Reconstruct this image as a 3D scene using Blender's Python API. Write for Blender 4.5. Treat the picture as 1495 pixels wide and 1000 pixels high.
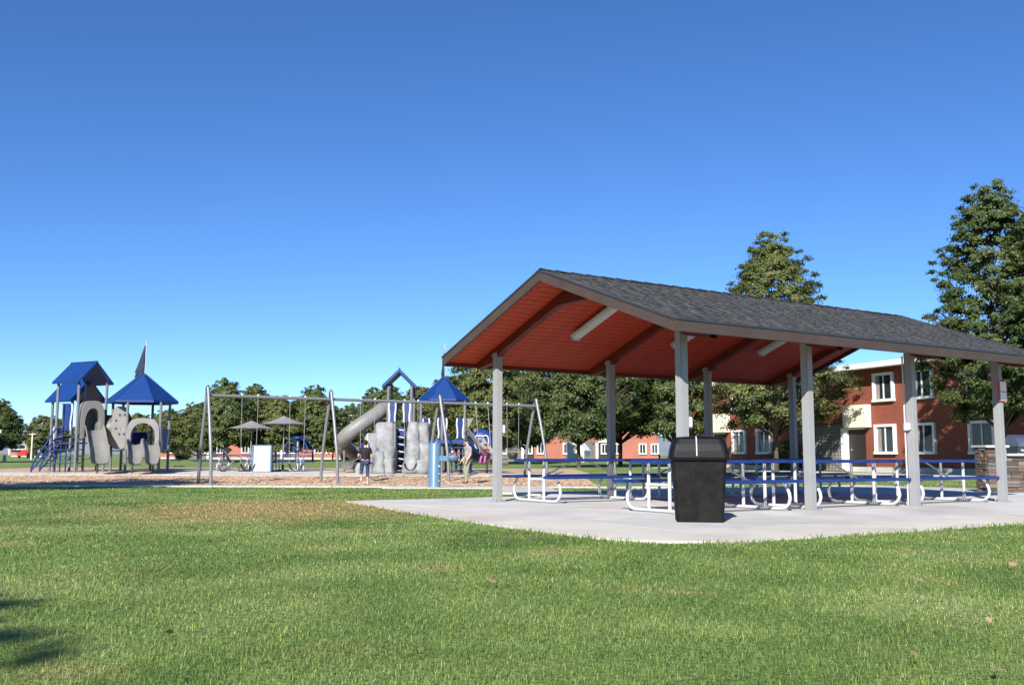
import bpy, bmesh, math, random
import numpy as np
from mathutils import Vector, Matrix, Euler

for o in list(bpy.data.objects): bpy.data.objects.remove(o, do_unlink=True)
SC = bpy.context.scene
COL = SC.collection
R = math.radians

# ------------------------------------------------------------------ camera
FPX, PITCH, ROLL, HC = 1424.5, 0.1143, 0.0026, 0.83
cam = bpy.data.cameras.new('camera'); cam.sensor_width = 36; cam.sensor_fit = 'HORIZONTAL'
cam.lens = 36*FPX/1495; cam.clip_end = 12000; cam.clip_start = 0.05
camo = bpy.data.objects.new('camera', cam); COL.objects.link(camo)
camo.matrix_world = Matrix.Translation((0, 0, HC)) @ Matrix.Rotation(math.pi/2+PITCH, 4, 'X') @ Matrix.Rotation(ROLL, 4, 'Z')
SC.camera = camo
# ------------------------------------------------------------------ light
SUN_AZ, SUN_EL = R(16.0), R(31.5)        # shadows fall away from the viewer and to the right
world = bpy.data.worlds.new('World'); SC.world = world; world.use_nodes = True
nt = world.node_tree; nt.nodes.clear()
sky = nt.nodes.new('ShaderNodeTexSky'); sky.sky_type = 'NISHITA'; sky.sun_disc = False
sky.sun_elevation = SUN_EL; sky.sun_rotation = math.pi+SUN_AZ
sky.altitude = 1350; sky.air_density = 0.78; sky.dust_density = 0.0; sky.ozone_density = 6.5
bg = nt.nodes.new('ShaderNodeBackground'); bg.inputs['Strength'].default_value = 0.103
ow = nt.nodes.new('ShaderNodeOutputWorld')
hsv = nt.nodes.new('ShaderNodeHueSaturation'); hsv.inputs['Saturation'].default_value = 1.09; hsv.inputs['Hue'].default_value = .503
nt.links.new(sky.outputs[0], hsv.inputs['Color']); nt.links.new(hsv.outputs[0], bg.inputs[0]); nt.links.new(bg.outputs[0], ow.inputs[0])
sl = bpy.data.lights.new('sun', 'SUN'); sl.energy = 5.0; sl.angle = R(0.53); sl.color = (1.0, 0.955, 0.88)
so = bpy.data.objects.new('sun', sl); COL.objects.link(so); so.location = (-15, -50, 40)
so.rotation_euler = Vector((math.sin(SUN_AZ)*math.cos(SUN_EL), math.cos(SUN_AZ)*math.cos(SUN_EL), -math.sin(SUN_EL))).to_track_quat('-Z', 'Y').to_euler()
SC.view_settings.view_transform = 'Standard'; SC.view_settings.look = 'None'
SC.view_settings.gamma = 1; SC.view_settings.exposure = 0.75
SC.view_settings.use_curve_mapping = False
SC.render.engine = 'CYCLES'
SC.cycles.max_bounces = 8; SC.cycles.transparent_max_bounces = 16
SC.cycles.caustics_reflective = False; SC.cycles.caustics_refractive = False

# ------------------------------------------------------------------ materials
def mat(name, base, rough=0.6, vary=0.12, scale=6.0, bump=0.0, bscale=40.0, metal=0.0, spec=0.5, col2=None, detail=4, dirt=0.0):
    m = bpy.data.materials.new(name); m.use_nodes = True
    t = m.node_tree; N = t.nodes; L = t.links; b = N['Principled BSDF']
    b.inputs['Roughness'].default_value = rough; b.inputs['Metallic'].default_value = metal
    b.inputs['Specular IOR Level'].default_value = spec
    tc = N.new('ShaderNodeTexCoord')
    n = N.new('ShaderNodeTexNoise'); n.inputs['Scale'].default_value = scale; n.inputs['Detail'].default_value = detail
    L.new(tc.outputs['Object'], n.inputs['Vector'])
    rp = N.new('ShaderNodeValToRGB'); rp.color_ramp.elements[0].position = .3; rp.color_ramp.elements[1].position = .7
    c2 = col2 if col2 else tuple(c*(1+vary) for c in base)
    c1 = tuple(c*(1-vary) for c in base) if not col2 else base
    rp.color_ramp.elements[0].color = (*c1, 1); rp.color_ramp.elements[1].color = (*c2, 1)
    L.new(n.outputs['Fac'], rp.inputs['Fac'])
    out = rp.outputs['Color']
    if dirt > 0:
        n2 = N.new('ShaderNodeTexNoise'); n2.inputs['Scale'].default_value = scale*.35; n2.inputs['Detail'].default_value = 8; n2.inputs['Roughness'].default_value = .7
        L.new(tc.outputs['Object'], n2.inputs['Vector'])
        r2 = N.new('ShaderNodeValToRGB'); r2.color_ramp.elements[0].position = .48; r2.color_ramp.elements[1].position = .75
        r2.color_ramp.elements[0].color = (0, 0, 0, 1); r2.color_ramp.elements[1].color = (dirt, dirt, dirt, 1)
        L.new(n2.outputs['Fac'], r2.inputs['Fac'])
        mx = N.new('ShaderNodeMix'); mx.data_type = 'RGBA'
        mx.inputs['B'].default_value = (.12, .10, .075, 1)
        L.new(r2.outputs['Color'], mx.inputs['Factor']); L.new(out, mx.inputs['A']); out = mx.outputs['Result']
    L.new(out, b.inputs['Base Color'])
    if bump > 0:
        nb = N.new('ShaderNodeTexNoise'); nb.inputs['Scale'].default_value = bscale; nb.inputs['Detail'].default_value = 5
        L.new(tc.outputs['Object'], nb.inputs['Vector'])
        bp = N.new('ShaderNodeBump'); bp.inputs['Strength'].default_value = bump; bp.inputs['Distance'].default_value = .02
        L.new(nb.outputs['Fac'], bp.inputs['Height']); L.new(bp.outputs['Normal'], b.inputs['Normal'])
    return m

M = {}
M['post'] = mat('light_grey_painted_steel', (.29, .295, .30), .45, .05, 3, .03, 60, dirt=.10)
M['playpost'] = mat('grey_powder_coat', (.165, .17, .18), .32, .06, 4)
M['galv'] = mat('galvanised_steel', (.34, .35, .36), .38, .12, 9, metal=.35)
M['white'] = mat('white_powder_coat', (.53, .54, .55), .4, .05, 5, dirt=.16)
M['blue_rim'] = mat('blue_vinyl_coating', (.009, .032, .165), .38, .15, 7)
M['blue'] = mat('blue_play_plastic', (.010, .035, .17), .42, .12, 5)
M['roofblue'] = mat('blue_moulded_roof', (.004, .036, .165), .5, .10, 2.5)
M['greyplastic'] = mat('grey_moulded_plastic', (.20, .195, .185), .5, .10, 3, .08, 30, dirt=.12)
M['rock'] = mat('grey_rock_plastic', (.235, .24, .245), .66, .28, 3.2, .7, 9, dirt=.22)
M['tunnel'] = mat('shade_darkened_plastic', (.125, .115, .105), .5, .1, 3)  # plastic coloured darker so the sunlit crawl tunnel reads as shaded
M['dark'] = mat('dark_steel', (.035, .04, .05), .45, .15, 5)
M['rubber'] = mat('black_rubber', (.02, .02, .022), .6, .2, 8)
M['teal'] = mat('blue_grey_enamel', (.095, .185, .285), .4, .08, 4, dirt=.08)
M['fascia'] = mat('brown_fascia_paint', (.060, .040, .033), .6, .12, 3, .1, 50)
M['soffit'] = mat('red_stained_plank', (.47, .044, .009), .62, .18, 4, .15, 40)
M['beam'] = mat('dark_red_stained_beam', (.13, .010, .004), .55, .2, 3, .1, 30)
M['lamp'] = mat('frosted_lamp_cover', (.62, .63, .62), .4, .05, 4)
M['bin'] = mat('black_bin_plastic', (.0055, .0055, .006), .75, .3, 9, .5, 18, spec=.15, dirt=.10, col2=(.012, .012, .0115))
M['binlid'] = mat('black_bin_lid_plastic', (.004, .0045, .006), .55, .2, 6, .1, 40, spec=.2)
M['cream'] = mat('cream_render', (.78, .70, .58), .8, .04, 2, .05, 30)
M['whitetrim'] = mat('white_trim_paint', (.80, .80, .80), .5, .03, 3)
M['darkdoor'] = mat('dark_brown_door', (.025, .018, .015), .5, .2, 3)
M['mullion'] = mat('white_window_frame', (.72, .73, .74), .4, .03, 3)
M['roofwhite'] = mat('pale_roof_membrane', (.60, .56, .52), .8, .1, 1.0)
M['umbrella'] = mat('grey_umbrella_mesh', (.22, .205, .205), .8, .1, 6)
M['redsign'] = mat('red_sign_plastic', (.55, .045, .02), .4, .05, 5)
M['paper'] = mat('white_notice_paper', (.8, .8, .78), .7, .05, 12)
M['electric'] = mat('grey_electrical_box', (.55, .56, .57), .45, .06, 6)
M['capstone'] = mat('pale_concrete_cap', (.60, .55, .46), .85, .12, 6, .3, 40)
M['steelgrill'] = mat('blued_stainless', (.22, .25, .32), .3, .1, 4, metal=.8)
M['bark'] = mat('tree_bark', (.075, .055, .042), .9, .35, 5, .8, 14)
M['skin'] = mat('skin', (.52, .30, .22), .55, .06, 8)
M['skinp'] = mat('skin_light', (.58, .35, .27), .55, .06, 8)
M['hair'] = mat('dark_brown_hair', (.018, .011, .008), .55, .3, 20)
M['blackcloth'] = mat('black_cotton', (.012, .012, .014), .9, .3, 12)
M['denim'] = mat('dark_denim', (.030, .050, .10), .9, .25, 14)
M['greytee'] = mat('grey_cotton', (.27, .255, .26), .9, .12, 10)
M['khaki'] = mat('khaki_green_cotton', (.24, .25, .18), .9, .1, 10)
M['pink'] = mat('pink_cotton', (.75, .09, .33), .85, .1, 10)
M['maroon'] = mat('maroon_cotton', (.12, .015, .04), .9, .15, 10)
M['shoe'] = mat('brown_shoe', (.10, .055, .035), .7, .2, 10)
M['flag'] = mat('dark_flag_cloth', (.010, .022, .045), .8, .2, 3)
M['sandal'] = mat('pale_shoe', (.55, .52, .5), .7, .1, 8)
M['eye'] = mat('eye_dark', (.02, .015, .012), .3, .1, 8)
M['carpaint'] = mat('red_car_paint', (.42, .04, .03), .3, .05, 3)
M['silverpaint'] = mat('white_car_paint', (.7, .71, .72), .3, .05, 3)
M['leafdry'] = mat('dry_leaf', (.33, .20, .11), .8, .25, 30)
M['greywall'] = mat('grey_siding', (.20, .20, .21), .8, .1, 3)
M['screenblock'] = mat('grey_tan_block', (.25, .225, .21), .85, .15, 3, .2, 40)
M['balcony'] = mat('pale_grey_panel', (.52, .52, .50), .8, .08, 2)

def glass_mat():
    m = bpy.data.materials.new('dark_window_glass'); m.use_nodes = True
    b = m.node_tree.nodes['Principled BSDF']
    b.inputs['Base Color'].default_value = (.022, .027, .03, 1); b.inputs['Roughness'].default_value = .06
    b.inputs['Specular IOR Level'].default_value = .6
    return m
M['glass'] = glass_mat()
M['curtain'] = mat('pale_curtain', (.30, .25, .235), .9, .2, 9)

def brick_mat(name, c1, c2, mortar, sx, rough=.85):
    m = bpy.data.materials.new(name); m.use_nodes = True
    t = m.node_tree; N = t.nodes; L = t.links; b = N['Principled BSDF']; b.inputs['Roughness'].default_value = rough
    tc = N.new('ShaderNodeTexCoord'); geo = N.new('ShaderNodeNewGeometry')
    sep = N.new('ShaderNodeSeparateXYZ'); L.new(tc.outputs['Object'], sep.inputs[0])
    add = N.new('ShaderNodeMath'); L.new(sep.outputs['X'], add.inputs[0]); L.new(sep.outputs['Y'], add.inputs[1])
    cmb = N.new('ShaderNodeCombineXYZ'); L.new(add.outputs[0], cmb.inputs['X']); L.new(sep.outputs['Z'], cmb.inputs['Y'])
    br = N.new('ShaderNodeTexBrick'); br.inputs['Scale'].default_value = 1
    br.inputs['Brick Width'].default_value = .215; br.inputs['Row Height'].default_value = .072; br.inputs['Mortar Size'].default_value = .010
    br.inputs['Color1'].default_value = (*c1, 1); br.inputs['Color2'].default_value = (*c2, 1); br.inputs['Mortar'].default_value = (*mortar, 1)
    br.inputs['Bias'].default_value = 0
    L.new(cmb.outputs[0], br.inputs['Vector'])
    n = N.new('ShaderNodeTexNoise'); n.inputs['Scale'].default_value = .7; n.inputs['Detail'].default_value = 7
    L.new(tc.outputs['Object'], n.inputs['Vector'])
    r2 = N.new('ShaderNodeValToRGB'); r2.color_ramp.elements[0].color = (.78, .78, .78, 1); r2.color_ramp.elements[1].color = (1.15, 1.12, 1.1, 1)
    L.new(n.outputs['Fac'], r2.inputs[0])
    mx = N.new('ShaderNodeMix'); mx.data_type = 'RGBA'; mx.blend_type = 'MULTIPLY'; mx.inputs['Factor'].default_value = 1
    L.new(br.outputs['Color'], mx.inputs['A']); L.new(r2.outputs[0], mx.inputs['B'])
    L.new(mx.outputs['Result'], b.inputs['Base Color'])
    bp = N.new('ShaderNodeBump'); bp.inputs['Strength'].default_value = .5; bp.inputs['Distance'].default_value = .01; bp.invert = True
    L.new(br.outputs['Fac'], bp.inputs['Height']); L.new(bp.outputs['Normal'], b.inputs['Normal'])
    return m
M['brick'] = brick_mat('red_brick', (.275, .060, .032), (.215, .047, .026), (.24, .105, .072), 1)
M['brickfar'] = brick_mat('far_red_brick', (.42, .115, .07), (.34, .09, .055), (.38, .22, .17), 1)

def shingle_mat():
    m = mat('asphalt_shingle', (.046, .0465, .049), .9, .25, 3.2, .6, 90)
    t = m.node_tree; N = t.nodes; L = t.links; b = N['Principled BSDF']
    at = N.new('ShaderNodeAttribute'); at.attribute_name = 'tint'
    old = b.inputs['Base Color'].links[0].from_socket
    mx = N.new('ShaderNodeMix'); mx.data_type = 'RGBA'; mx.blend_type = 'MULTIPLY'; mx.inputs['Factor'].default_value = 1
    L.new(old, mx.inputs['A']); L.new(at.outputs['Fac'], mx.inputs['B']); L.new(mx.outputs['Result'], b.inputs['Base Color'])
    return m
M['shingle'] = shingle_mat()

def concrete_mat(name, c1, c2):
    m = mat(name, c1, .88, .1, .9, .25, 70, col2=c2, detail=8, dirt=.36)
    return m
M['slab'] = concrete_mat('grey_concrete', (.43, .43, .415), (.58, .575, .56))
M['walk'] = concrete_mat('cream_concrete', (.50, .47, .41), (.60, .565, .50))
M['path'] = concrete_mat('path_concrete', (.46, .435, .40), (.56, .53, .48))

def perf_mat():
    m = bpy.data.materials.new('blue_perforated_steel'); m.use_nodes = True
    t = m.node_tree; N = t.nodes; L = t.links; b = N['Principled BSDF']; o = N['Material Output']
    b.inputs['Base Color'].default_value = (.010, .035, .17, 1); b.inputs['Roughness'].default_value = .4
    tc = N.new('ShaderNodeTexCoord'); mp = N.new('ShaderNodeMapping'); mp.inputs['Rotation'].default_value = (0, 0, R(45))
    L.new(tc.outputs['Object'], mp.inputs['Vector'])
    ck = N.new('ShaderNodeSeparateXYZ'); L.new(mp.outputs[0], ck.inputs[0])
    outs = []
    for ax in ('X', 'Y'):
        a = N.new('ShaderNodeMath'); a.operation = 'MULTIPLY'; a.inputs[1].default_value = 32.0; L.new(ck.outputs[ax], a.inputs[0])
        f = N.new('ShaderNodeMath'); f.operation = 'FRACT'; L.new(a.outputs[0], f.inputs[0])
        g = N.new('ShaderNodeMath'); g.operation = 'GREATER_THAN'; g.inputs[1].default_value = .30; L.new(f.outputs[0], g.inputs[0]); outs.append(g)
    mu = N.new('ShaderNodeMath'); mu.operation = 'MULTIPLY'; L.new(outs[0].outputs[0], mu.inputs[0]); L.new(outs[1].outputs[0], mu.inputs[1])
    tr = N.new('ShaderNodeBsdfTransparent'); ms = N.new('ShaderNodeMixShader')
    L.new(mu.outputs[0], ms.inputs[0]); L.new(b.outputs[0], ms.inputs[1]); L.new(tr.outputs[0], ms.inputs[2]); L.new(ms.outputs[0], o.inputs['Surface'])
    return m
M['perf'] = perf_mat()

def lawn_nodes(N, L):
    """patches of lush, dull and dead grass by place on the lawn; returns a colour socket"""
    geo = N.new('ShaderNodeNewGeometry')
    def noise(sc, det=4, dist=0):
        n = N.new('ShaderNodeTexNoise'); n.inputs['Scale'].default_value = sc; n.inputs['Detail'].default_value = det; n.inputs['Distortion'].default_value = dist
        L.new(geo.outputs['Position'], n.inputs['Vector']); return n.outputs['Fac']
    r = N.new('ShaderNodeValToRGB'); e = r.color_ramp.elements
    e[0].position = .30; e[0].color = (.122, .198, .057, 1); e[1].position = .72; e[1].color = (.310, .370, .148, 1)
    k = e.new(.5); k.color = (.200, .284, .088, 1)
    L.new(noise(.55, 6, .6), r.inputs[0])
    # dead straw patches
    d = N.new('ShaderNodeValToRGB'); e = d.color_ramp.elements
    e[0].position = .56; e[0].color = (0, 0, 0, 1); e[1].position = .74; e[1].color = (.75, .75, .75, 1)
    L.new(noise(.9, 7, .3), d.inputs[0])
    mx = N.new('ShaderNodeMix'); mx.data_type = 'RGBA'; mx.inputs['B'].default_value = (.40, .34, .16, 1)
    L.new(d.outputs[0], mx.inputs['Factor']); L.new(r.outputs[0], mx.inputs['A'])
    # the larger dry bank beside the slab
    vs = N.new('ShaderNodeVectorMath'); vs.operation = 'SUBTRACT'; vs.inputs[1].default_value = (-3.7, 15.7, 0); L.new(geo.outputs['Position'], vs.inputs[0])
    vm = N.new('ShaderNodeVectorMath'); vm.operation = 'MULTIPLY'; vm.inputs[1].default_value = (.36, .26, 0); L.new(vs.outputs[0], vm.inputs[0])
    vl = N.new('ShaderNodeVectorMath'); vl.operation = 'LENGTH'; L.new(vm.outputs[0], vl.inputs[0])
    ad = N.new('ShaderNodeMath'); ad.operation = 'MULTIPLY_ADD'; ad.inputs[1].default_value = 1.6; L.new(noise(1.3, 6, .5), ad.inputs[0]); L.new(vl.outputs['Value'], ad.inputs[2])
    q = N.new('ShaderNodeValToRGB'); e = q.color_ramp.elements
    e[0].position = .95; e[0].color = (.85, .85, .85, 1); e[1].position = 1.0; e[1].color = (0, 0, 0, 1)
    dv = N.new('ShaderNodeMath'); dv.operation = 'MULTIPLY'; dv.inputs[1].default_value = .52; L.new(ad.outputs[0], dv.inputs[0])
    e[0].position = .62
    L.new(dv.outputs[0], q.inputs[0])
    m2 = N.new('ShaderNodeMix'); m2.data_type = 'RGBA'; m2.inputs['B'].default_value = (.42, .31, .155, 1)
    L.new(q.outputs[0], m2.inputs['Factor']); L.new(mx.outputs['Result'], m2.inputs['A'])
    return m2.outputs['Result'], geo

def lawn_mat():
    m = bpy.data.materials.new('lawn'); m.use_nodes = True
    t = m.node_tree; N = t.nodes; L = t.links; b = N['Principled BSDF']; b.inputs['Roughness'].default_value = .9
    b.inputs['Specular IOR Level'].default_value = .15
    c, geo = lawn_nodes(N, L)
    n = N.new('ShaderNodeTexNoise'); n.inputs['Scale'].default_value = 24; n.inputs['Detail'].default_value = 6; L.new(geo.outputs['Position'], n.inputs['Vector'])
    r = N.new('ShaderNodeValToRGB'); r.color_ramp.elements[0].position = .3; r.color_ramp.elements[0].color = (.6, .6, .56, 1); r.color_ramp.elements[1].position = .7; r.color_ramp.elements[1].color = (1.05, 1.05, 1, 1)
    L.new(n.outputs['Fac'], r.inputs[0])
    mx = N.new('ShaderNodeMix'); mx.data_type = 'RGBA'; mx.blend_type = 'MULTIPLY'; mx.inputs['Factor'].default_value = 1
    L.new(c, mx.inputs['A']); L.new(r.outputs[0], mx.inputs['B']); L.new(mx.outputs['Result'], b.inputs['Base Color'])
    bp = N.new('ShaderNodeBump'); bp.inputs['Strength'].default_value = .8; bp.inputs['Distance'].default_value = .05
    L.new(n.outputs['Fac'], bp.inputs['Height']); L.new(bp.outputs['Normal'], b.inputs['Normal'])
    return m
M['lawn'] = lawn_mat()

def blade_mat():
    m = bpy.data.materials.new('grass_blade'); m.use_nodes = True
    t = m.node_tree; N = t.nodes; L = t.links; b = N['Principled BSDF']; o = N['Material Output']; b.inputs['Roughness'].default_value = .5
    b.inputs['Specular IOR Level'].default_value = .35
    c, geo = lawn_nodes(N, L)
    at = N.new('ShaderNodeAttribute'); at.attribute_name = 'tint'
    r = N.new('ShaderNodeValToRGB'); e = r.color_ramp.elements
    e[0].position = 0; e[0].color = (.45, .55, .42, 1); e[1].position = 1; e[1].color = (2.2, 1.95, 1.6, 1)
    k = e.new(.6); k.color = (1.12, 1.18, 1.0, 1)
    L.new(at.outputs['Fac'], r.inputs[0])
    mx = N.new('ShaderNodeMix'); mx.data_type = 'RGBA'; mx.blend_type = 'MULTIPLY'; mx.inputs['Factor'].default_value = 1
    L.new(c, mx.inputs['A']); L.new(r.outputs[0], mx.inputs['B']); L.new(mx.outputs['Result'], b.inputs['Base Color'])
    tl = N.new('ShaderNodeBsdfTranslucent'); L.new(mx.outputs['Result'], tl.inputs[0])
    ms = N.new('ShaderNodeMixShader'); ms.inputs[0].default_value = .42
    L.new(b.outputs[0], ms.inputs[1]); L.new(tl.outputs[0], ms.inputs[2]); L.new(ms.outputs[0], o.inputs['Surface'])
    return m
M['blade'] = blade_mat()

def leaf_mat(name, ca, cb, cc):
    m = bpy.data.materials.new(name); m.use_nodes = True
    t = m.node_tree; N = t.nodes; L = t.links; b = N['Principled BSDF']; o = N['Material Output']; b.inputs['Roughness'].default_value = .5
    b.inputs['Specular IOR Level'].default_value = .35
    at = N.new('ShaderNodeAttribute'); at.attribute_name = 'tint'
    r = N.new('ShaderNodeValToRGB'); e = r.color_ramp.elements
    e[0].position = 0; e[0].color = (*ca, 1); e[1].position = 1; e[1].color = (*cc, 1)
    k = e.new(.55); k.color = (*cb, 1)
    L.new(at.outputs['Fac'], r.inputs[0]); L.new(r.outputs[0], b.inputs['Base Color'])
    tl = N.new('ShaderNodeBsdfTranslucent'); L.new(r.outputs[0], tl.inputs[0])
    ms = N.new('ShaderNodeMixShader'); ms.inputs[0].default_value = .34
    L.new(b.outputs[0], ms.inputs[1]); L.new(tl.outputs[0], ms.inputs[2]); L.new(ms.outputs[0], o.inputs['Surface'])
    return m
M['leaf'] = leaf_mat('linden_leaf', (.046, .078, .023), (.098, .135, .042), (.27, .245, .08))
M['leaf2'] = leaf_mat('ash_leaf_yellowing', (.066, .094, .026), (.140, .160, .048), (.33, .28, .085))
M['leaf3'] = leaf_mat('dark_leaf', (.062, .092, .026), (.120, .155, .046), (.26, .24, .075))

def chips_mat():
    m = bpy.data.materials.new('wood_chips'); m.use_nodes = True
    t = m.node_tree; N = t.nodes; L = t.links; b = N['Principled BSDF']; b.inputs['Roughness'].default_value = .9
    geo = N.new('ShaderNodeNewGeometry')
    v = N.new('ShaderNodeTexVoronoi'); v.inputs['Scale'].default_value = 14; L.new(geo.outputs['Position'], v.inputs['Vector'])
    n = N.new('ShaderNodeTexNoise'); n.inputs['Scale'].default_value = 1.2; n.inputs['Detail'].default_value = 8; L.new(geo.outputs['Position'], n.inputs['Vector'])
    sp = N.new('ShaderNodeSeparateColor'); L.new(v.outputs['Color'], sp.inputs[0])
    r = N.new('ShaderNodeValToRGB'); e = r.color_ramp.elements
    e[0].color = (.36, .225, .135, 1); e[1].color = (.68, .51, .35, 1); L.new(sp.outputs[0], r.inputs[0])
    r2 = N.new('ShaderNodeValToRGB'); e = r2.color_ramp.elements; e[0].position = .3; e[1].position = .7
    e[0].color = (.75, .7, .68, 1); e[1].color = (1.1, 1.08, 1.05, 1); L.new(n.outputs['Fac'], r2.inputs[0])
    mx = N.new('ShaderNodeMix'); mx.data_type = 'RGBA'; mx.blend_type = 'MULTIPLY'; mx.inputs['Factor'].default_value = 1
    L.new(r.outputs[0], mx.inputs['A']); L.new(r2.outputs[0], mx.inputs['B']); L.new(mx.outputs['Result'], b.inputs['Base Color'])
    bp = N.new('ShaderNodeBump'); bp.inputs['Strength'].default_value = .8; bp.inputs['Distance'].default_value = .03
    L.new(v.outputs['Distance'], bp.inputs['Height']); L.new(bp.outputs['Normal'], b.inputs['Normal'])
    return m
M['chips'] = chips_mat()
STONES = [mat('ledge_stone_%s' % n, c, .9, .3, 7, .8, 30) for n, c in (('brown', (.145, .108, .086)), ('tan', (.235, .185, .145)), ('grey', (.16, .152, .145)), ('rust', (.19, .12, .085)), ('dark', (.088, .075, .066)))]
M['mortar'] = mat('dark_mortar', (.06, .05, .045), .95, .2, 8)
M['hill'] = mat('haze_tinted_hillside', (.22, .24, .27), .95, .15, .004)  # blue-grey distance haze is put into the hill's base colour

# ------------------------------------------------------------------ mesh helpers
class MB:
    def __init__(s): s.v = []; s.f = []; s.sm = []
    def add(s, vs, fs, smooth=False):
        o = len(s.v); s.v += [tuple(v) for v in vs]; s.f += [tuple(i+o for i in f) for f in fs]; s.sm += [smooth]*len(fs); return s
    def box(s, c, size, rot=None, taper=None):
        hx, hy, hz = size[0]/2, size[1]/2, size[2]/2
        vs = []
        for z in (-1, 1):
            k = taper if (taper and z < 0) else 1
            for x, y in ((-1, -1), (1, -1), (1, 1), (-1, 1)):
                p = Vector((x*hx*k, y*hy*k, z*hz))
                if rot is not None: p = rot @ p
                vs.append(p+Vector(c))
        return s.add(vs, [(3, 2, 1, 0), (4, 5, 6, 7), (0, 1, 5, 4), (1, 2, 6, 5), (2, 3, 7, 6), (3, 0, 4, 7)])
    def bar(s, a, b, w, h):
        """rectangular bar from a to b, w wide (horizontal), h tall"""
        a = Vector(a); b = Vector(b); d = (b-a); L = d.length; d.normalize()
        side = d.cross(Vector((0, 0, 1)))
        if side.length < 1e-4: side = Vector((1, 0, 0))
        side.normalize(); up = side.cross(d)
        rot = Matrix((d, side, up)).transposed()
        return s.box((a+b)/2, (L, w, h), rot)
    def cyl(s, a, b, r, n=10, r2=None, cap=True):
        return s.tube([a, b], r, n, radii=[r, r if r2 is None else r2], cap=cap)
    def tube(s, path, r, n=8, radii=None, cap=True):
        P = [Vector(p) for p in path]; k = len(P); vs = []
        t0 = (P[1]-P[0]).normalized(); ref = Vector((0, 0, 1)) if abs(t0.z) < .9 else Vector((1, 0, 0))
        u = t0.cross(ref).normalized()
        for i, p in enumerate(P):
            t = (P[min(i+1, k-1)]-P[max(i-1, 0)]).normalized()
            u = (u-t*u.dot(t)).normalized(); w = t.cross(u)
            rr = radii[i] if radii else r
            for j in range(n):
                a = 2*math.pi*j/n; vs.append(p+(u*math.cos(a)+w*math.sin(a))*rr)
        fs = []
        for i in range(k-1):
            for j in range(n):
                fs.append((i*n+j, i*n+(j+1) % n, (i+1)*n+(j+1) % n, (i+1)*n+j))
        s.add(vs, fs, True)
        if cap: 
            s.add(vs[:n], [tuple(range(n-1, -1, -1))]); s.add(vs[-n:], [tuple(range(n))])
        return s
    def prism(s, poly, off):
        """closed planar polygon (3-D points) extruded by vector off"""
        n = len(poly); P = [Vector(p) for p in poly]; Q = [p+Vector(off) for p in P]
        fs = [tuple(range(n-1, -1, -1)), tuple(range(n, 2*n))]+[(i, (i+1) % n, n+(i+1) % n, n+i) for i in range(n)]
        return s.add(P+Q, fs)
    def sweep(s, path, prof, side=None, smooth=True, cap=False):
        """open profile [(side, up)] swept along a path; up is kept in the vertical plane of the path"""
        P = [Vector(p) for p in path]; k = len(P); n = len(prof); vs = []
        for i, p in enumerate(P):
            t = (P[min(i+1, k-1)]-P[max(i-1, 0)]).normalized()
            sd = Vector(side) if side else t.cross(Vector((0, 0, 1)))
            sd.normalize(); up = sd.cross(t).normalized()
            for a, b in prof: vs.append(p+sd*a+up*b)
        fs = [(i*n+j, i*n+j+1, (i+1)*n+j+1, (i+1)*n+j) for i in range(k-1) for j in range(n-1)]
        return s.add(vs, fs, smooth)
    def lathe(s, prof, n=16, c=(0, 0, 0), smooth=True):
        vs = []
        for r, z in prof:
            for j in range(n): a = 2*math.pi*j/n; vs.append((c[0]+r*math.cos(a), c[1]+r*math.sin(a), c[2]+z))
        fs = [(i*n+j, i*n+(j+1) % n, (i+1)*n+(j+1) % n, (i+1)*n+j) for i in range(len(prof)-1) for j in range(n)]
        return s.add(vs, fs, smooth)
    def ball(s, c, r, n=10, sc=(1, 1, 1)):
        k = max(4, n//2)
        vs = []
        for i in range(k+1):
            a = math.pi*i/k
            for j in range(n):
                b = 2*math.pi*j/n; vs.append((c[0]+r*sc[0]*math.sin(a)*math.cos(b), c[1]+r*sc[1]*math.sin(a)*math.sin(b), c[2]+r*sc[2]*math.cos(a)))
        return s.add(vs, [(i*n+j, i*n+(j+1) % n, (i+1)*n+(j+1) % n, (i+1)*n+j) for i in range(k) for j in range(n)], True)
    def mesh(s, name):
        m = bpy.data.meshes.new(name); m.from_pydata(s.v, [], s.f); m.polygons.foreach_set('use_smooth', s.sm); m.update(); return m
    def build(s, name, material, parent=None, loc=None, rot=None, bevel=0):
        m = s.mesh(name); m.materials.append(material)
        o = bpy.data.objects.new(name, m); COL.objects.link(o)
        bm = bmesh.new(); bm.from_mesh(m); bmesh.ops.recalc_face_normals(bm, faces=bm.faces)
        if bevel: bmesh.ops.bevel(bm, geom=list(bm.edges), offset=bevel, segments=2, affect='EDGES', clamp_overlap=True)
        bm.to_mesh(m); bm.free()
        if parent: o.parent = parent
        if loc is not None: o.location = loc
        if rot is not None: o.rotation_euler = rot
        return o

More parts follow.
